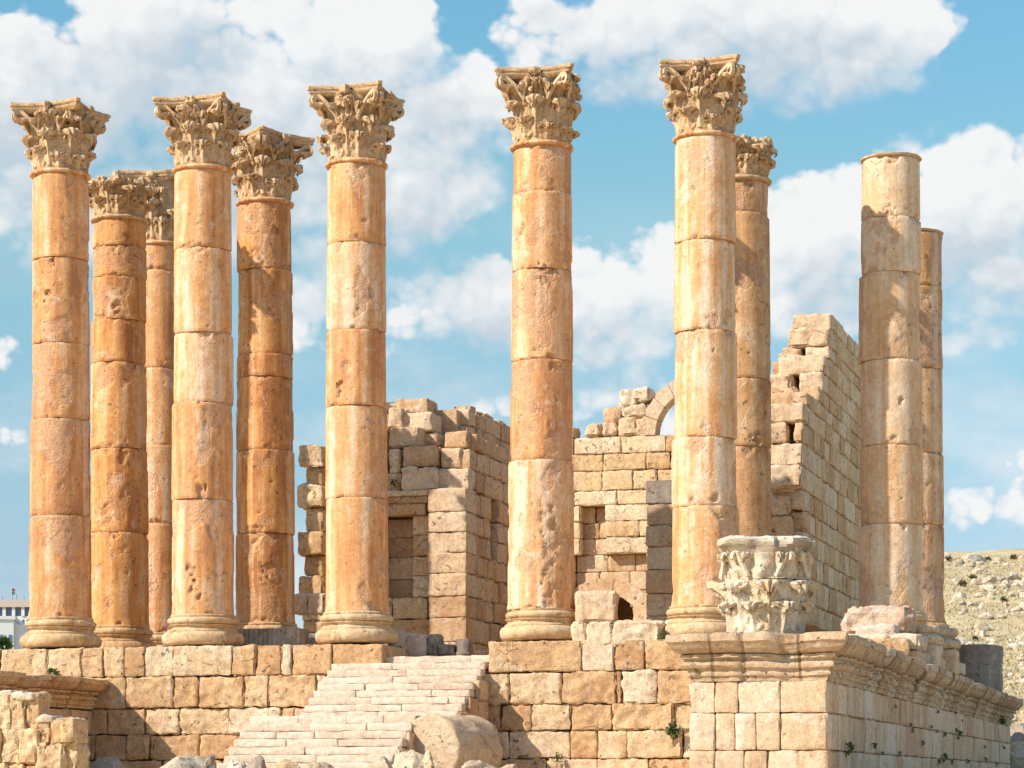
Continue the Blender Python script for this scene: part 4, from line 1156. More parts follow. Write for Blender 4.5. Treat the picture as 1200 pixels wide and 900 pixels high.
    for a in np.arange(2.5, tf, 0.7):
        if RNG.random() < 0.75: block(mb, -1.2, -0.72 + RNG.uniform(-.1, .05), a, a + RNG.uniform(.45, .7), z1 - .02, z1 + RNG.uniform(.03, .16), r=0.08, amp=0.04, rough=0.04, cell=0.1)
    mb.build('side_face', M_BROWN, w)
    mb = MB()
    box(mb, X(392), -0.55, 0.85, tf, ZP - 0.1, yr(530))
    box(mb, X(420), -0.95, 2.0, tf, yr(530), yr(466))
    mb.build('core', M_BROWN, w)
    # toothed left end
    mb = MB()
    for (x0, y0, y1, rg, f) in ((352, 515, 541, .05, -0.1), (356, 541, 562, .01, 0.12), (350, 562, 589, .06, -0.12), (356, 589, 618, .01, 0.1), (350, 618, 646, .03, -0.1), (355, 646, 670, .01, 0.1), (350, 670, 698, .03, -0.08), (352, 698, 725, .02, 0.05), (354, 725, 760, .02, 0.0)):
        block(mb, X(x0), X(379) - (0.06 if f > 0 else 0.0), f, 1.1, yr(y1) + .005, yr(y0) - .005, r=0.05, amp=0.025, rough=rg, cell=0.09)
    for (y0, y1) in ((515, 541), (541, 565), (565, 590), (590, 618), (618, 646), (646, 670), (670, 698), (698, 725), (725, 775)):
        block(mb, X(377), X(394), 0.35, 1.1, yr(y1) + .005, yr(y0) - .005, r=0.03, amp=0.02, cell=0.15)
    mb.build('toothed_end', M_CELLA, w)
build_left_block()

def build_back_wall():
    TB = 24.0
    sa, sb = s_of(596, TB), s_of(930, TB)
    so = s_of(676, TB)
    w = thing('cella_wall', T(so, TB, 0), RZ, 'rear shrine wall with a small square niche and a broken arch on top', 'wall')
    X = lambda px: s_of(px, TB) - so
    yr = lambda py: z_of(py, so, TB)
    ys = [513, 533, 553, 576, 593, 612, 631, 650, 670, 692, 712, 735]
    mb = MB()
    for k in range(len(ys) - 1):
        br = rand_breaks(X(594) + RNG.uniform(0, .6), X(940), 0.75, 1.7)
        z0, z1 = yr(ys[k + 1]), yr(ys[k])
        if 4 <= k <= 6:     # niche
            a, b = X(680), X(709)
            course_row(mb, z0, z1, rand_breaks(X(594), a, 0.7, 1.3), 0, 0.8, jit=0.03, gap=0.010, r=0.032, amp=0.02, rough=0.012)
            course_row(mb, z0, z1, rand_breaks(b, X(940), 0.75, 1.5), 0, 0.8, jit=0.03, gap=0.010, r=0.032, amp=0.02, rough=0.012)
        elif 7 <= k <= 10:  # wall face of the crypt front, set back under a flat arch
            c = X(706); half = [1.65, 1.75, 1.8, 1.8][k - 7]
            a, b = X(594), X(757)
            course_row(mb, z0, z1, rand_breaks(a, X(672), 0.7, 1.3), 0, 0.8, jit=0.03)
            course_row(mb, z0, z1, rand_breaks(X(757), X(940), 0.7, 1.3), 0, 0.8, jit=0.03)
        else:
            course_row(mb, z0, z1, br, 0, 0.8, jit=0.03, gap=0.010, r=0.032, amp=0.02, rough=0.012)
    box(mb, X(594), X(706), 0.82, 1.3, ZP - 0.2, yr(516), (0.4, .3, .3)); box(mb, X(742), X(940), 0.82, 1.3, ZP - 0.2, yr(516), (0.4, .3, .3)); box(mb, X(706) + .002, X(742) - .002, 0.821, 1.3, yr(688), yr(516) - .002, (0.4, .3, .3)); box(mb, X(660), X(800), 3.2, 3.5, ZP - .2, yr(600), (.2, .5, .3)); box(mb, X(660), X(800), 1.302, 3.198, yr(680), yr(676), (.2, .5, .3)); box(mb, X(655), X(660) - .002, 1.302, 3.4, ZP - .2, yr(670), (.2, .5, .3)); box(mb, X(800) + .002, X(806), 1.302, 3.4, ZP - .2, yr(670), (.2, .5, .3))  # closing boxes behind the crypt hole, added to keep sun and sky out
    mb.build('face', M_CELLA, w)
    mb = MB()
    for k in range(4, 7):
        course_row(mb, yr(ys[k + 1]), yr(ys[k]), [X(679), X(694 + 5 * (k % 2)), X(710)], 0.45, 0.3, jit=0.04)
    mb.build('niche', M_BROWN, w)
    # flat arch of the crypt
    mb = MB(); cx, cz = X(708), yr(735)
    ro, ri = 1.75, 1.18
    n = 9
    for k in range(n):
        a0, a1 = math.pi * (1 - k / n), math.pi * (1 - (k + 1) / n)
        V = []
        for yv in (0.16, 0.7):
            for a, r in ((a0, ri), (a0, ro), (a1, ro), (a1, ri)):
                V.append((cx + r * math.cos(a) * 1.0, yv + RNG.uniform(-.01, .01), cz + r * math.sin(a) * 0.92))
        mb.add(V, np.array([(0, 1, 2, 3), (7, 6, 5, 4), (0, 4, 5, 1), (1, 5, 6, 2), (2, 6, 7, 3), (3, 7, 4, 0)]), (RNG.random(), .2, RNG.random()))
    for k in range(7, 11):
        if k < 9: course_row(mb, yr(ys[k + 1]), yr(ys[k]), rand_breaks(X(672), X(757), 0.8, 1.2), 0.36, 0.4, jit=0.03)
        else:
            course_row(mb, yr(ys[k + 1]), yr(ys[k]), rand_breaks(X(672), X(708 + 3 * (k == 9)), 0.6, 1.0), 0.36, 0.4, jit=0.05, rough=0.04)
            course_row(mb, yr(ys[k + 1]), yr(ys[k]), rand_breaks(X(739 - 4 * (k == 9)), X(757), 0.5, 1.0), 0.36, 0.4, jit=0.05, rough=0.04)
    mb.build('crypt_arch', M_BROWN, w)
    # stones on the crest
    mb = MB()
    for (x0, x1, y0, y1) in ((684, 703, 497, 513), (706, 727, 478, 498), (705, 722, 494, 513), (722, 746, 490, 513), (728, 758, 476, 492), (744, 757, 492, 513), (724, 748, 458, 478), (742, 762, 457, 473), (640, 672, 498, 513)):
        block(mb, X(x0), X(x1), RNG.uniform(-.05, .1), 0.8, yr(y1) + .006, yr(y0) - .006, r=0.10, amp=0.04, rough=0.05, cell=0.1)
    mb.build('crest_stone', M_PALE, w)
    # broken arch on the crest
    mb = MB(); cx, cz = X(812), yr(513)
    m = 2980.0 / (OY + so * LY + TB * DY)
    ro, ri = 61 / m, 45 / m
    a_end = 0.20 * math.pi
    n = 7
    for k in range(n):
        a0 = math.pi - (math.pi - a_end) * k / n; a1 = math.pi - (math.pi - a_end) * (k + 1) / n - -0.012
        V = []
        sub = 4
        ring = [(a, ri) for a in np.linspace(a0, a1, sub)] + [(a, ro * RNG.uniform(.97, 1.03)) for a in np.linspace(a1, a0, sub)]
        for yv in (0.0, 0.75):
            for a, r in ring: V.append((cx + r * math.cos(a), yv + RNG.uniform(-.012, .012), cz + r * math.sin(a) * 1.08))
        q = len(ring)
        side = [(i, (i + 1) % q, (i + 1) % q + q, i + q) for i in range(q)]
        fr = [(i, i + 1, q - 2 - i, q - 1 - i) for i in range(sub - 1)]; bk = [tuple(x + q for x in f[::-1]) for f in fr]
        mb.add(V, np.array([s[::-1] for s in side] + fr[::1] + bk), (RNG.random(), .2, RNG.random()))
    mb.build('arch', M_PALE, w)
    for o in w.children: 
        pass
build_back_wall()

def build_grey_pier():
    t = TC; s0, s1 = s_of(757, t), s_of(800, t)
    w = thing('door_pier', T(s0, t, 0), RZ, 'grey weathered pier of stacked blocks just left of the tallest column', 'pier')
    ys = [563, 591, 616, 641, 668, 696, 722, 760]
    for k, (a, b) in enumerate(zip(ys[:-1], ys[1:])):
        mb = MB()
        block(mb, RNG.uniform(-.015, .015), s1 - s0, RNG.uniform(-.01, .01), 0.9, z_of(b, s0, t) + .006, z_of(a, s0, t) - .006, r=0.03, amp=0.012, rough=0.008, cell=0.1, hue=(0.75, .5, .7, .8, .2, .4, .4)[k])
        mb.build('pier_block', M_DGREY if k == 0 else (M_TAN if k < 4 else M_PALE), w)
build_grey_pier()

# ------------------------------------------------------------------ loose stones
def loose(px0, px1, py0, py1, t, mat, label, cat='stone block', name='stone_block', depth=0.7, r=0.06, amp=0.03, rough=0.03, rot=0.0, tilt=0.0, group=None, zbot=None):
    s0, s1 = s_of(px0, t), s_of(px1, t); sc = (s0 + s1) / 2
    z0 = z_of(py1, sc, t) if zbot is None else zbot; z1 = z_of(py0, sc, t)
    mb = MB(); w = (s1 - s0) / 2
    block(mb, -w, w, 0, depth, 0, z1 - z0, r=r, amp=amp, rough=rough, cell=0.08, tilt=tilt)
    return tag(mb.build(name, mat, None, T(sc, t, z0), RZ + rot), label, cat, group)

def rock(x, y, z, sx, sy, sz, mat, label, seed, name='rock', cat='rock', group=None, rz=0.0, flat=0.0, link=True):
    rng = np.random.default_rng(seed)
    n = 26; th = np.linspace(0.02, math.pi - 0.02, n)
    m2 = MB(); lathe(m2, np.stack([np.sin(th), -np.cos(th)], 1), 40)
    v = m2.v[0]; sd = rng.uniform(-30, 30, 3)
    # faceted lump: push towards random planes
    for _ in range(9):
        nn = rng.normal(size=3); nn[2] *= 0.8; nn /= np.linalg.norm(nn); d = rng.uniform(0.55, 0.82)
        ex = np.maximum(v @ nn - d, 0); v = v - nn[None, :] * ex[:, None] * 0.95
    v = v * (1 + fbm(v * 1.6 + sd, 4)[:, None] * 0.16 + fbm(v * 6 + sd, 3)[:, None] * 0.05)
    v = v * np.array([sx, sy, sz]) + np.array([0, 0, sz * 0.55])
    mb = MB(); mb.add(v, m2.f, (rng.random(), rng.uniform(0, .3), rng.random()))
    o = mb.build(name, mat, None, (x, y, z), rz, sharp=32)
    if label: tag(o, label, cat, group)
    return o

loose(675, 720, 693, 728, -0.55, M_PALE, 'single squared pale block topping the short row beside the middle right column', r=0.05, amp=0.03, rough=0.015, depth=0.8, rot=0.12)
g = 'blocks laid on the podium edge'
loose(670, 685.5, 728, 757, -0.95, M_POD, 'narrow honey block at the left end of the short row on the podium edge', depth=0.7, group=g)
loose(686, 717, 728, 757, -0.98, M_PALE, 'squarish block directly under the single squared pale block', depth=0.7, group=g)
loose(718, 772, 728, 758, -0.95, M_PALE, 'long rough block at the right end of the short row on the podium edge', depth=0.8, rough=0.06, group=g)
def gy(px, Y): return xY(px, Y)
rock(xY(765, 62), 62, ZP, 0.65, 0.5, 0.42, M_GREY, 'grey rubble lump heaped in front of the grey pier', 5)
rock(xY(790, 57.6), 57.6, ZP + .02, 0.35, 0.3, 0.30, M_PALE, 'small pale lump at the foot of the tallest column', 6)
# stones by the shrine's corner, at the head of the stairs
loose(476, 499, 744, 769, 1.1, M_PINK, 'pinkish block in the row at the head of the stairs', depth=.5, rough=.03)
loose(500, 514, 743, 769, 1.2, M_DGREY, 'narrow dark stone added as the shade between the pink block and the dark cube', depth=.5, rough=.03)  # dark stone stands in for the shade between the blocks
loose(513, 532, 755, 769, 1.0, M_DGREY, 'low dark grey cube at the head of the stairs', depth=.4, rough=.01)
loose(533, 550, 748, 769, 1.0, M_DGREY, 'taller grey cube beside the pale top step', depth=.4, rough=.01)
rock(xY(463, 61.0), 61.0, ZP - .1, 0.42, 0.4, 0.36, M_PINK, 'rounded pinkish boulder against the foot of the shrine corner', 12)
rock(xY(480, 63.0), 63.0, ZP - .02, 0.5, 0.4, 0.32, M_PINK, 'flat pinkish boulder behind the row of stones at the stair head', 13)
# between the orange column and the middle left one
def fluted():
    t = 1.1; s0, s1 = s_of(280, t), s_of(352, t); z1 = z_of(737, s0, t)
    mb = MB(); n = 60; w = s1 - s0
    xs = np.linspace(0, w, n * 3 + 1)
    prof = 0.03 * np.abs(np.sin(xs / w * math.pi * 13)) ** 0.6
    V = []; zz = np.linspace(0, z1 - ZP, 8)
    for z in zz: V.append(np.stack([xs, -prof + 0.015 * fbm(np.stack([xs * 3, 0 * xs + z * 3, 0 * xs], 1), 2), 0 * xs + z], 1))
    m = len(zz); q = len(xs)
    mb.add(np.concatenate(V), grid_faces(m, q)[:, ::-1], (.4, .1, .2))
    block(mb, 0.0, w, 0.015, 0.6, 0.0, z1 - ZP - 0.01, r=0.02, amp=0.008)
    tag(mb.build('fluted_slab', M_GREY, None, T(s0, t, ZP), RZ), 'grey ribbed slab lying between the orange column and the middle left one', 'stone slab')
fluted()
rock(xY(352, 67), 67, ZP + 0.15, 0.75, 0.6, 0.40, M_PURPLE, 'smooth grey brown boulder behind the ribbed slab', 21)
loose(341, 358, 697, 719, 6.4, M_PALE, 'pale cracked block under the toothed wall end, left one of two', depth=.6, rough=.04)
loose(359, 380, 696, 719, 6.5, M_PALE, 'pale blotched block under the toothed wall end, right one of two', depth=.6, rough=.05)
# remains of the missing corner column at the right
sC, tC = s_of(1030, 0.2), 0.2
loose(986, 1066, 711, 744, -0.5, M_PINK, 'broad pinkish broken block lying before the thick right column', depth=1.2, r=0.12, amp=0.05, rough=0.06, zbot=ZP)
loose(1002, 1050, 733, 752, -0.85, M_PINK, 'thin cracked slab under the broad pinkish block', depth=0.5, r=0.06, amp=0.03, rough=0.04)
loose(1003, 1066, 748, 790, -1.15, M_POD, 'big cream block with a curved edge behind the cornice of the right parapet', depth=0.6, r=0.07, amp=0.03, rough=0.02)
def moulded_bases():
    for i, (px, t, y0, lab) in enumerate(((1078, 1.2, 733, 'moulded base fragment below the lower right column, pale and nearest'), (1101, 4.2, 737, 'moulded base fragment at the podium corner, weathered grey and farther back'))):
        s = s_of(px, t); z0 = ZC - 0.02; zt = z_of(y0, s, t); H = zt - z0
        th = thing('moulded_base', T(s, t, z0), RZ, lab, 'carved stone', 'moulded fragments at the podium corner')
        mb = MB()
        block(mb, -.45, .42, -.4, .5, 0, H * 0.55, r=0.04, amp=0.02, rough=0.02, cell=0.09); mb.build('plinth', M_PALE, th)
        mb = MB()
        pr = [(0.40, H * .55)] + [(0.42 + 0.09 * math.cos(R(a)), H * .66 + H * .11 * math.sin(R(a))) for a in np.linspace(-90, 90, 9)] + [(0.38, H * .78), (0.36, H * .83)] + [(0.37 + 0.07 * math.cos(R(a)), H * .91 + H * .09 * math.sin(R(a))) for a in np.linspace(-90, 90, 9)]
        sd = RNG.uniform(-9, 9, 3)
        lathe(mb, pr, 40, disp=lambda th_, r, z: fbm(np.stack([np.cos(th_) * 1.5, np.sin(th_) * 1.5, z * 3], 1) + sd, 3) * 0.05)
        mb.build('moulding', M_CORN if i else M_PALE, th)
moulded_bases()
def half_drum():
    s = s_of(1150, 0) ; s = SR - 0.55
    t = t_of(1147, s); Y = OY + s * LY + t * DY
    zb = ZC; zt = zY(757, Y); rad = (1178 - 1124) / 2 / 2980 * Y
    mb = MB(); H = zt - zb
    sd = RNG.uniform(-9, 9, 3)
    pr = [(rad * .93, 0.0), (rad * .97, .03)] + [(rad, z) for z in np.linspace(.08, H - .08, 10)] + [(rad * .985, H - .03), (rad * .94, H)]
    lathe(mb, pr, 56, disp=lambda th, r, z: fbm(np.stack([np.cos(th) * 1.6, np.sin(th) * 1.6, z * 1.5], 1) + sd, 3) * 0.035, attr=lambda th, z: np.stack([np.full(len(th), .30), .15 + 0 * z, np.full(len(th), .7)], 1))
    o = mb.build('column_drum', M_GREY, None, T(s, t, zb - 0.01), RZ)
    o.rotation_euler = (R(-3), R(2), RZ + 0.3)
    tag(o, 'grey column drum standing on the cornice at the far right', 'column drum')
half_drum()

def fallen_capital():
    t = TF + 0.75; s = s_of(897, t); Y = OY + s * LY + t * DY
    c = thing('fallen_capital', T(s, t, ZC), RZ + 0.1, 'whitish worn leafy capital in two tiers resting on the right parapet', 'capital')
    zt = zY(632, Y) - ZC; zm = zY(682, Y) - ZC
    mb = MB(); k = 1.02
    zz = np.linspace(0, zm, 14)
    lathe(mb, np.stack([0.63 + 0.10 * (zz / zm) ** 1.5, zz], 1), 56, attr=lambda th, z: np.tile((.7, .1, .3), (len(th), 1)))
    q = math.pi / 8
    for i in range(8):
        leaf(mb, q * 1.4 + i * 2 * q, 0.0, zm * 0.60, 0.26, 0.64, 0.20, hue=RNG.uniform(.4, .9), lob=3.5)
        leaf(mb, q * 0.4 + i * 2 * q, 0.06, zm * 0.93, 0.27, 0.65, 0.22, hue=RNG.uniform(.4, .9), lob=4.5)
    a = math.pi + 0.15
    er = np.array([math.cos(a), math.sin(a), 0.0])
    strap(mb, [er * .64 + np.array([0, 0, zm * .70]), er * .78 + np.array([0, 0, zm * .84]), er * .90 + np.array([0, 0, zm * .93]), er * .97 + np.array([0, 0, zm * .955]), er * 1.03 + np.array([0, 0, zm * .94])], (.40, .12), .13, np.cross(er, (0, 0, 1)))
    weather(mb, np.array([3., 8, 1]), 0.022, 0)
    mb.build('leafy_tier', M_WHITE, c)
    mb = MB(); H = zt - zm
    zz = np.linspace(zm + 0.012, zt, 16); f = (zz - zm) / H
    rr = np.interp(f, [0, .5, .72, .8, .95, 1], [.70, .73, .80, .86, .88, .80])
    sd = np.array([5., 2, 9])
    def shp(th, r, z):
        f = (z - zm) / H
        sqr = 0.07 * np.cos(4 * (th - math.pi / 4)) * sst(f, .55, .85)
        qq = np.stack([np.cos(th) * r, np.sin(th) * r, z], 1) + sd
        return sqr + fbm(qq * 1.5, 3) * 0.06 + fbm(qq * 5, 3) * 0.035 * (1 + sst(f, .7, .9)) - sst(fbm(qq * 2.2 + 7, 3), .15, .5) * 0.10 * sst(f, .72, .85) + 0.05 * np.cos(th * 8) * sst(f, 0, .2) * (1 - sst(f, .5, .75))
    lathe(mb, np.stack([rr, zz], 1), 72, disp=shp, attr=lambda th, z: np.stack([.6 + .3 * sst((z - zm) / H, .6, .9), .25 + 0 * z, .3 + 0 * z], 1))
    for i in range(4):
        a = math.pi / 4 + i * math.pi / 2
        er = np.array([math.cos(a), math.sin(a), 0]); et = np.array([-er[1], er[0], 0]); ez = np.array([0, 0, 1.])
        leaf(mb, a, zm, H * 0.75, 0.20, 0.69, 0.13, hue=.8, lob=3)
        for sg in (-1, 1):
            P = [er * .70 + et * sg * .34 + ez * (zm + .05), er * .73 + et * sg * .26 + ez * (zm + H * .35), er * .78 + et * sg * .17 + ez * (zm + H * .6)] + spiral(er * .79 + et * sg * .12 + ez * (zm + H * .53), math.pi / 2, -1.0, .07, .03, er, ez, 12)
            strap(mb, P, (.07, .09), .06, et, hue=.8)
            leaf(mb, a + sg * .40, zm + .01, H * .62, .15, .68, .15, nu=13, nv=15, hue=.8, lob=2.5)
    weather(mb, np.array([7., 1, 4]), 0.028, 0)
    mb.build('volute_tier', M_WHITE, c)
fallen_capital()

def fallen_drum():
    Y0 = 52.6; x = xY(503, Y0); rad = 0.74
    zc = zY(879, Y0)
    ang = R(33)                                       # axis turned right from the depth direction
    mb = MB(); Ld = 1.7
    sd = np.array([2., 6, 3])
    pr = [(rad * .90, 0), (rad * .96, .01), (rad, .05)] + [(rad * (1 + 0.004 * math.sin(z * 9)), z) for z in np.linspace(.1, Ld - .1, 14)] + [(rad * .99, Ld - .04), (rad * .93, Ld)]
    def shp(th, r, z):
        q = np.stack([np.cos(th) * r, np.sin(th) * r, z], 1) + sd
        e = sst(fbm(q * 1.3, 2), .2, .5)
        return fbm(q * 1.8, 3) * 0.03 - e * 0.06
    lathe(mb, pr, 64, disp=shp, attr=lambda th, z: np.stack([0.55 + 0 * z, .2 + 0 * z, .4 + 0 * z], 1))
    o = mb.build('fallen_drum', M_TAN, None, (x, Y0, zc), sharp=45)
    o.rotation_euler = (R(-90), 0, -ang)
    tag(o, 'fallen column drum lying on its side beside the lower stairs', 'column drum')
fallen_drum()

# rough core of masonry at the lower left
def rubble_wall():
    Y = 50.0; x1 = xY(104, Y); x0 = xY(-60, Y)
    w = thing('rubble_wall', (x0, Y, 0), RZ, 'rough eroded rubble wall in the lower left corner, lit along its broken top', 'wall')
    mb = MB()
    z = lambda py: zY(py, Y); X = lambda px: (px + 60) * 0.975 / 2980 * Y
    for (y0, y1, brk, dep) in ((812, 855, [-60, -25, -2, 20, 38, 56], .9), (843, 872, [56, 72, 89, 104], .9), (855, 895, [-60, -12, 10, 34, 57], .9), (872, 905, [57, 70, 92, 106], .9), (895, 945, [-60, -20, 15, 40, 57], .9), (905, 950, [57, 85, 107], .9)):
        for a, b in zip(brk[:-1], brk[1:]):
            j = RNG.uniform(-1, 1)
            block(mb, X(a), X(b) + .02, RNG.uniform(-.12, .08), dep - 0.3, z(y1) - .02, z(y0 + (j if y0 in (812, 843) else 0)), r=0.05, amp=0.03, rough=0.028, cell=0.04, rf=np.array([6.0, 6.0, 4.5]), hue=RNG.uniform(.1, .55))
    mb.build('rough_core', M_CELLA, w)
    mb = MB()
    for (a, b, y) in ((-60, -8, 812), (-8, 22, 813), (22, 50, 817), (56, 76, 843), (76, 98, 847)):
        block(mb, X(a), X(b), 0.0, 0.58, z(y) - .06, z(y - 2.5), r=0.05, amp=0.03, rough=0.05, cell=0.08)
    mb.build('sunlit_crest', M_WHITE, w)  # whiter stone along the top puts its sunlit edge into the colour
rubble_wall()

# boulders along the bottom edge, at the foot of the stairs
FG = [  # px centre, top y, half width px, Y, material, label
    (130, 889, 24, 50.5, M_PURPLE, 'flat grey stone right of the rubble wall at the bottom edge'),
    (215, 887, 34, 49.5, M_ROCK, 'pale boulder with a dark right end at the bottom edge, left of the stairs'),
    (246, 890, 13, 48.8, M_PURPLE, 'dark pitted lump against the pale boulder left of the stairs'),
    (298, 886, 15, 48.2, M_PURPLE, 'pointed grey brown rock before the lowest steps'),
    (275, 892, 14, 48.6, M_ROCK, 'small whitish rock beside the pointed grey brown one'),
    (338, 892, 20, 48.0, M_POD, 'small orange stone at the bottom edge before the stairs'),
    (375, 897, 20, 47.6, M_ROCK, 'low pale stone before the middle of the stairs'),
    (478, 883, 30, 48.6, M_ROCK, 'bright boulder with a brown hollow before the fallen drum'),
    (505, 886, 13, 48.2, M_BROWN, 'brown knob of rock against the bright boulder'),
    (450, 890, 18, 48.0, M_ROCK, 'whitish broken stone left of the bright boulder'),
    (560, 895, 28, 50.0, M_ROCK, 'flat light stone under the far end of the fallen drum'),
    (595, 892, 20, 51.5, M_PINK, 'brownish stone at the wall foot right of the fallen drum')]
for i, (px, py, hw, Y, mat, lab) in enumerate(FG):
    sx = hw / 2980 * Y; x = xY(px, Y); g0 = gh(x, Y) - 0.1
    H = zY(py, Y) - g0
    rock(x, Y, g0, sx * 1.25, sx * 1.0, H / 1.42, mat, lab, 60 + i, rz=i * 0.7)

# ------------------------------------------------------------------ plants in the joints
def plant(loc, r, label, seed, out=(0, -1, 0), n=70, name='wall_plant', cat='plant', group=None, mat=None, long=0.5):
    rng = np.random.default_rng(seed); mb = MB(); V = []; Fq = []
    o = np.array(out, float); o /= np.linalg.norm(o)
    for k in range(n):
        d = rng.normal(size=3) + o * 0.9 + np.array([0, 0, 0.35]); d /= np.linalg.norm(d)
        L = r * rng.uniform(.5, 1.1); b = d * L * (1 - long); t = d * L
        t = t + np.array([0, 0, -0.25 * r * rng.random()])
        w = np.cross(d, rng.normal(size=3)); w /= np.linalg.norm(w); w *= r * rng.uniform(.10, .2)
        i = len(V); m = (b + t) / 2
        V += [b, m + w, t, m - w]; Fq.append((i, i + 1, i + 2, i + 3))
    # a few stems
    for k in range(6):
        d = rng.normal(size=3) + o + np.array([0, 0, .5]); d /= np.linalg.norm(d); w = np.cross(d, (0.3, 0.2, 1)); w = w / np.linalg.norm(w) * r * .03
        i = len(V); V += [-w, w, d * r * .8 + w, d * r * .8 - w]; Fq.append((i, i + 1, i + 2, i + 3))
    mb.add(V, np.array(Fq), (.5, 0, 0))
    return tag(mb.build(name, mat or M_PLANT, None, loc, sharp=None), label, cat, group)
def on_front(px, py): 
    s = s_of(px, TW - .03); return T(s, TW - .06, z_of(py, s, TW))
pf = (-DX, -DY, 0); pr_ = (LX, LY, 0)
plant(on_front(790, 857), 0.24, 'round green tuft growing from the front wall left of the right parapet', 1, pf, 110)
plant(on_front(655, 887), 0.14, 'small dark green tuft low on the shaded wall right of the fallen drum', 2, pf, 60)
plant(on_front(596, 810), 0.06, 'tiny green sprig on the shaded wall beside the stairs', 3, pf, 24)
plant(T(s_of(818, TF), TF - .05, zY(787, YC)), 0.06, 'tiny green sprig under the left end of the parapet cornice', 4, pf, 24)
plant(T(s_of(65, TW), TW - .15, z_of(791, s_of(65, TW), TW)), 0.20, 'flat green grass tuft on top of the left cornice stub', 5, (0, 0, 1), 90)
plant(T(s_of(541, TC), TC - .5, ZP + .15), 0.14, 'bright green weed at the head of the stairs by the lit pier', 6, (0, 0, 1), 60)
plant(T(s_of(464, TC), TC - .1, z_of(566, s_of(464, TC), TC)), 0.16, 'green weed under the rough stones above the blocked doorway', 7, pf, 60)
plant(T(s_of(775, TW), TW + .1, ZP + .02), 0.14, 'low green weed behind the long rough block', 8, (0, 0, 1), 50)
SIDE = [(992, 877, .16), (1023, 874, .10), (1033, 883, .06), (1053, 882, .07), (1080, 871, .09), (1090, 852, .07), (1066, 850, .07), (1097, 857, .06), (1106, 861, .09), (1121, 860, .17), (1099, 893, .09), (1105, 888, .16), (1114, 893, .10), (1133, 892, .10), (1154, 890, .10), (1171, 845, .22), (1175, 876, .10), (1048, 828, .06), (1098, 834, .07), (1119, 835, .07), (1068, 856, .07), (1127, 845, .05), (1153, 875, .06), (1167, 895, .08)]
for i, (px, py, r) in enumerate(SIDE):
    t = t_of(px, SR + .03); Y = OY + SR * LY + t * DY
    plant(T(SR + .03, t, zY(py, Y)), r, 'small dark weed in a joint of the right parapet side face', 20 + i, pr_, 50, group='weeds in the parapet side')

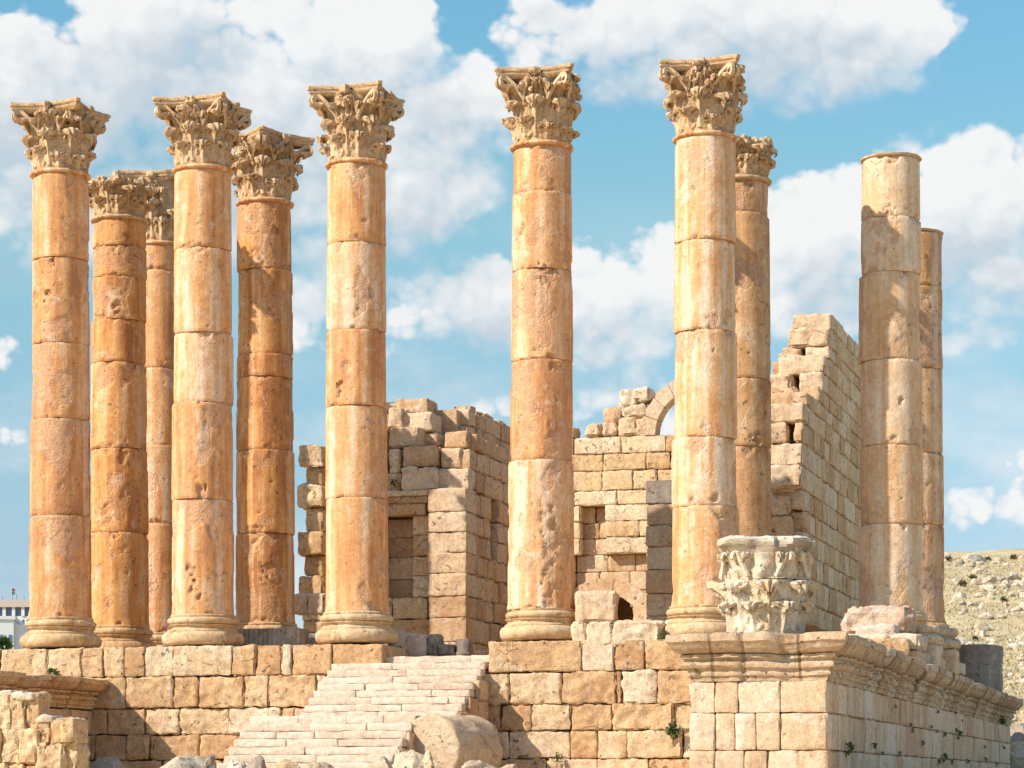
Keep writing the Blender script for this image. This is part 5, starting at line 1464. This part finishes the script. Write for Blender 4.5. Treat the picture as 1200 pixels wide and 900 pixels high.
# ------------------------------------------------------------------ hillside stones and scrub
def hillside():
    proto = []
    rng = np.random.default_rng(77)
    for k in range(6):
        o = rock(0, 0, 0, 1.0, 0.8, 0.62, M_HILL, None, 300 + k, name='hill_boulder'); proto.append(o)
    used = set(); placed = 0
    lab = 'pale limestone boulder among many scattered on the dry hillside'
    big = [(1127, 722, 10, 115), (1156, 748, 8, 108), (1142, 745, 6, 110), (1172, 680, 10, 160), (1162, 690, 5, 150), (1193, 678, 9, 165), (1136, 697, 6, 145), (1148, 707, 5, 135), (1190, 740, 9, 105), (1180, 700, 5, 140), (1112, 700, 5, 150), (1195, 715, 8, 120)]
    spots = []
    for px, py, hw, Y in big:
        spots.append((px, Y, hw / 2980 * Y * .8))
    for k in range(130):
        Y = 84 + 150 * rng.random() ** 0.9
        px = rng.uniform(1096, 1230)
        size = float(np.clip(rng.lognormal(-1.0, 0.5), 0.15, 0.9)) * (0.5 + Y / 260)
        if fbm(np.array([[px * .03, Y * .05, 3.3]]), 2)[0] < -0.05: continue
        spots.append((px, Y, size))
    for (px, Y, size) in spots:
        x = xY(px, Y); z = gh(x, Y)
        k = rng.integers(0, 6); p = proto[k]
        if k in used:
            o = p.copy(); COL.objects.link(o)
        else: o = p; used.add(k)
        o.location = (x, Y, z - size * 0.12); s = size
        o.scale = (s * rng.uniform(.8, 1.2), s * rng.uniform(.8, 1.2), s * rng.uniform(.6, 1.1)); o.rotation_euler = (rng.uniform(-.2, .2), rng.uniform(-.2, .2), rng.uniform(0, 6.3))
        tag(o, lab, 'boulder', 'boulders on the hillside')
    # countless pebbles and chips
    mb = MB(); P, Q = cube_template(2, 2, 2); U = (P / 1.0 - 1.0); U = U / np.linalg.norm(U, axis=1)[:, None].clip(.5)
    for k in range(800):
        Y = 80 + 160 * rng.random(); px = rng.uniform(1085, 1240); x = xY(px, Y)
        if fbm(np.array([[px * .035, Y * .06, 1.1]]), 2)[0] < rng.uniform(-.25, .15): continue
        s = rng.uniform(.05, .3) * rng.uniform(.45, .9) * (0.6 + Y / 200)
        v = U * s * rng.uniform(.6, 1.3, 3) * (1 + rng.normal(0, .13, (len(U), 1))) + np.array([x, Y, gh(x, Y) + s * .2])
        mb.add(v, Q, (rng.random(), .1, rng.random()))
    tag(mb.build('hill_rubble', M_HILL, None), 'countless small pale stones strewn over the dry hillside', 'rubble', kind='stuff')
    # dry grass tufts
    V = []; Fq = []
    for k in range(16000):
        Y = 80 + 165 * rng.random(); px = rng.uniform(1085, 1240); x = xY(px, Y); z = gh(x, Y)
        h = rng.uniform(.05, .2); a = rng.uniform(0, 6.3); w = rng.uniform(.03, .10)
        dx, dy = math.cos(a) * w, math.sin(a) * w; i = len(V)
        V += [(x - dx, Y - dy, z - .05), (x + dx, Y + dy, z - .05), (x + rng.normal(0, .1), Y + rng.normal(0, .1), z + h)]; Fq.append((i, i + 1, i + 2))
    mb = MB(); mb.add(V, np.array(Fq))
    tag(mb.build('dry_grass', plain('dry_grass_blades', (0.46, 0.37, 0.20), .9, .4, .4, 0), None, sharp=None), 'short dry yellowish grass covering the hillside', 'grass', kind='stuff')
    sc = [(1111, 228, .8), (1140, 205, 1.0), (1158, 236, .7), (1188, 238, .9), (1197, 236, .6), (1128, 190, .8), (1143, 150, .5), (1176, 170, .6), (1106, 232, .6)]
    for i, (px, Y, r) in enumerate(sc):
        x = xY(px, Y); plant((x, Y, gh(x, Y) + .1), r * .6, 'small dark scrub bush dotted on the dry hillside', 200 + i, (0, 0, 1), 120, 'scrub_bush', 'bush', 'scrub bushes on the hillside', M_DRYPLANT, .8)
hillside()
# rubble wall beyond the parapet's end
for i, (px, py, Y, sx, mat, lab) in enumerate(((1192, 846, 90, .5, M_GREY, 'grey field stone beyond the far end of the right parapet'), (1200, 862, 88, .6, M_GREY, 'lower grey field stone past the far end of the right parapet'), (1187, 872, 86, .45, M_BROWN, 'brown field stone at the bottom right edge'))):
    x = xY(px, Y); z = gh(x, Y); rock(x, Y, z - .2, sx, sx, .6, mat, lab, 90 + i)

for i in range(12):
    Y = 84 + i * 0.9; px = 1186 + (i * 37 % 30); x = xY(px, Y); z = gh(x, Y); q = 0.35 + (i * 13 % 7) * 0.06
    rock(x, Y, z - .15, q, q * .8, q * 1.1, (M_GREY, M_ROCK, M_BROWN)[i % 3], 'tumbled stone in the heap past the far end of the right parapet', 500 + i, group='stones past the parapet', rz=i)

# ------------------------------------------------------------------ town at the far left
def town():
    Y = 190.0; x1 = xY(16, Y); x0 = xY(-90, Y)
    b = thing('white_house', (x1, Y, 0), 0.12, 'plain white house with small dark windows at the left edge behind the podium', 'house')
    zt = zY(726, Y); z_at = lambda py: zY(py, Y)
    mb = MB(); box(mb, x0 - x1, 0, 0, 9, 0, zt); box(mb, 0.003, 0.9, 0.35, 9, 0, zt - .35); mb.build('wall', M_BUILD1, b)
    mb = MB(); box(mb, x0 - x1 - .1, .12, -.12, 9.1, zt + .002, zt + .25); mb.build('roof', M_BUILD1, b)
    for px in (-14, -6, 2, 12):
        for py in (748,):
            mb = MB(); X = (px - 16) / 2980 * Y; zc = z_at(py); h = .26
            box(mb, X - .11, X + .11, -.05, .1, zc - h, zc + h)
            w = mb.build('window', M_GLASS, b)
    mb = MB(); X = (25 - 16) / 2980 * Y; box(mb, .895, 0.95, 1.6, 2.2, z_at(752), z_at(744)); mb.build('window', M_GLASS, b)
    Y = 260.0; x1 = xY(48, Y); x0 = xY(-60, Y)
    b = thing('office_block', (x0, Y, 0), 0.0, 'long block with tan top, blue window band and white piers beyond the white house', 'building')
    z = lambda py: zY(py, Y); W = x1 - x0
    mb = MB(); box(mb, 0, W, 0, 12, 0, z(722)); mb.build('wall', M_BUILD1, b)
    mb = MB(); box(mb, -.1, W + .1, -.3, 12.2, z(711.5), z(703)); mb.build('parapet', M_BUILD2, b)
    mb = MB(); box(mb, 0, W, .2, 11.9, z(722) + .003, z(711.5) - .003); mb.build('window_band', M_GLASS, b)
    for px in np.arange(-50, 48, 11.0):
        mb = MB(); X = xY(px, Y) - x0; box(mb, X - .16, X + .16, -.12, .3, z(722) + .002, z(711.5) - .002); mb.build('pier', M_BUILD1, b)
    for px in np.arange(-50, 48, 5.5):
        mb = MB(); X = xY(px, Y) - x0; box(mb, X - .12, X + .12, -.03, .1, z(731), z(726)); mb.build('window', M_GLASS, b)
    # masts
    for px, top, lab in ((2.5, 699, 'thin bare mast on the office roof, leftmost'), (19, 697, 'thin bare mast on the office roof right of the flag'), (28, 699, 'short dark aerial on the office roof nearest the column')):
        mb = MB(); lathe(mb, [(.06, 0), (.05, z(top) - z(703)), (.08, z(top) - z(703) + .1)], 8)
        tag(mb.build('roof_mast', M_POLE, None, (xY(px, Y + 1), Y + 1, z(703))), lab, 'mast')
    f = thing('flagpole', (xY(14, Y + 1.5), Y + 1.5, z(703)), 0, 'flagpole with a limp red and green flag on the office roof', 'flagpole')
    mb = MB(); lathe(mb, [(.07, 0), (.05, z(687) - z(703))], 8); mb.build('pole', M_POLE, f)
    H = z(687) - z(703)
    for mat, a, c in ((M_RED, H - .22, .3), (M_GREEN, H - .55, .3)):
        mb = MB(); xs = np.linspace(.05, .36, 6); V = []
        for zz in (a - .16, a + .14):
            V += [(x, .06 * math.sin(x * 14), zz - .2 * x) for x in xs]
        V += [(p[0], p[1] + .03, p[2]) for p in V]
        g1 = grid_faces(2, 6); mb.add(V, [g1, g1[:, ::-1] + 12])
        mb.build('flag', mat, f, sharp=None)
    # low shrub by the house
    x = xY(5, 150.0); plant((x, 150, zY(757, 150)), 0.7, 'green treetop before the white house at the left edge', 400, (0, 0, 1), 260, 'tree_top', 'tree', None, None, .8)
town()
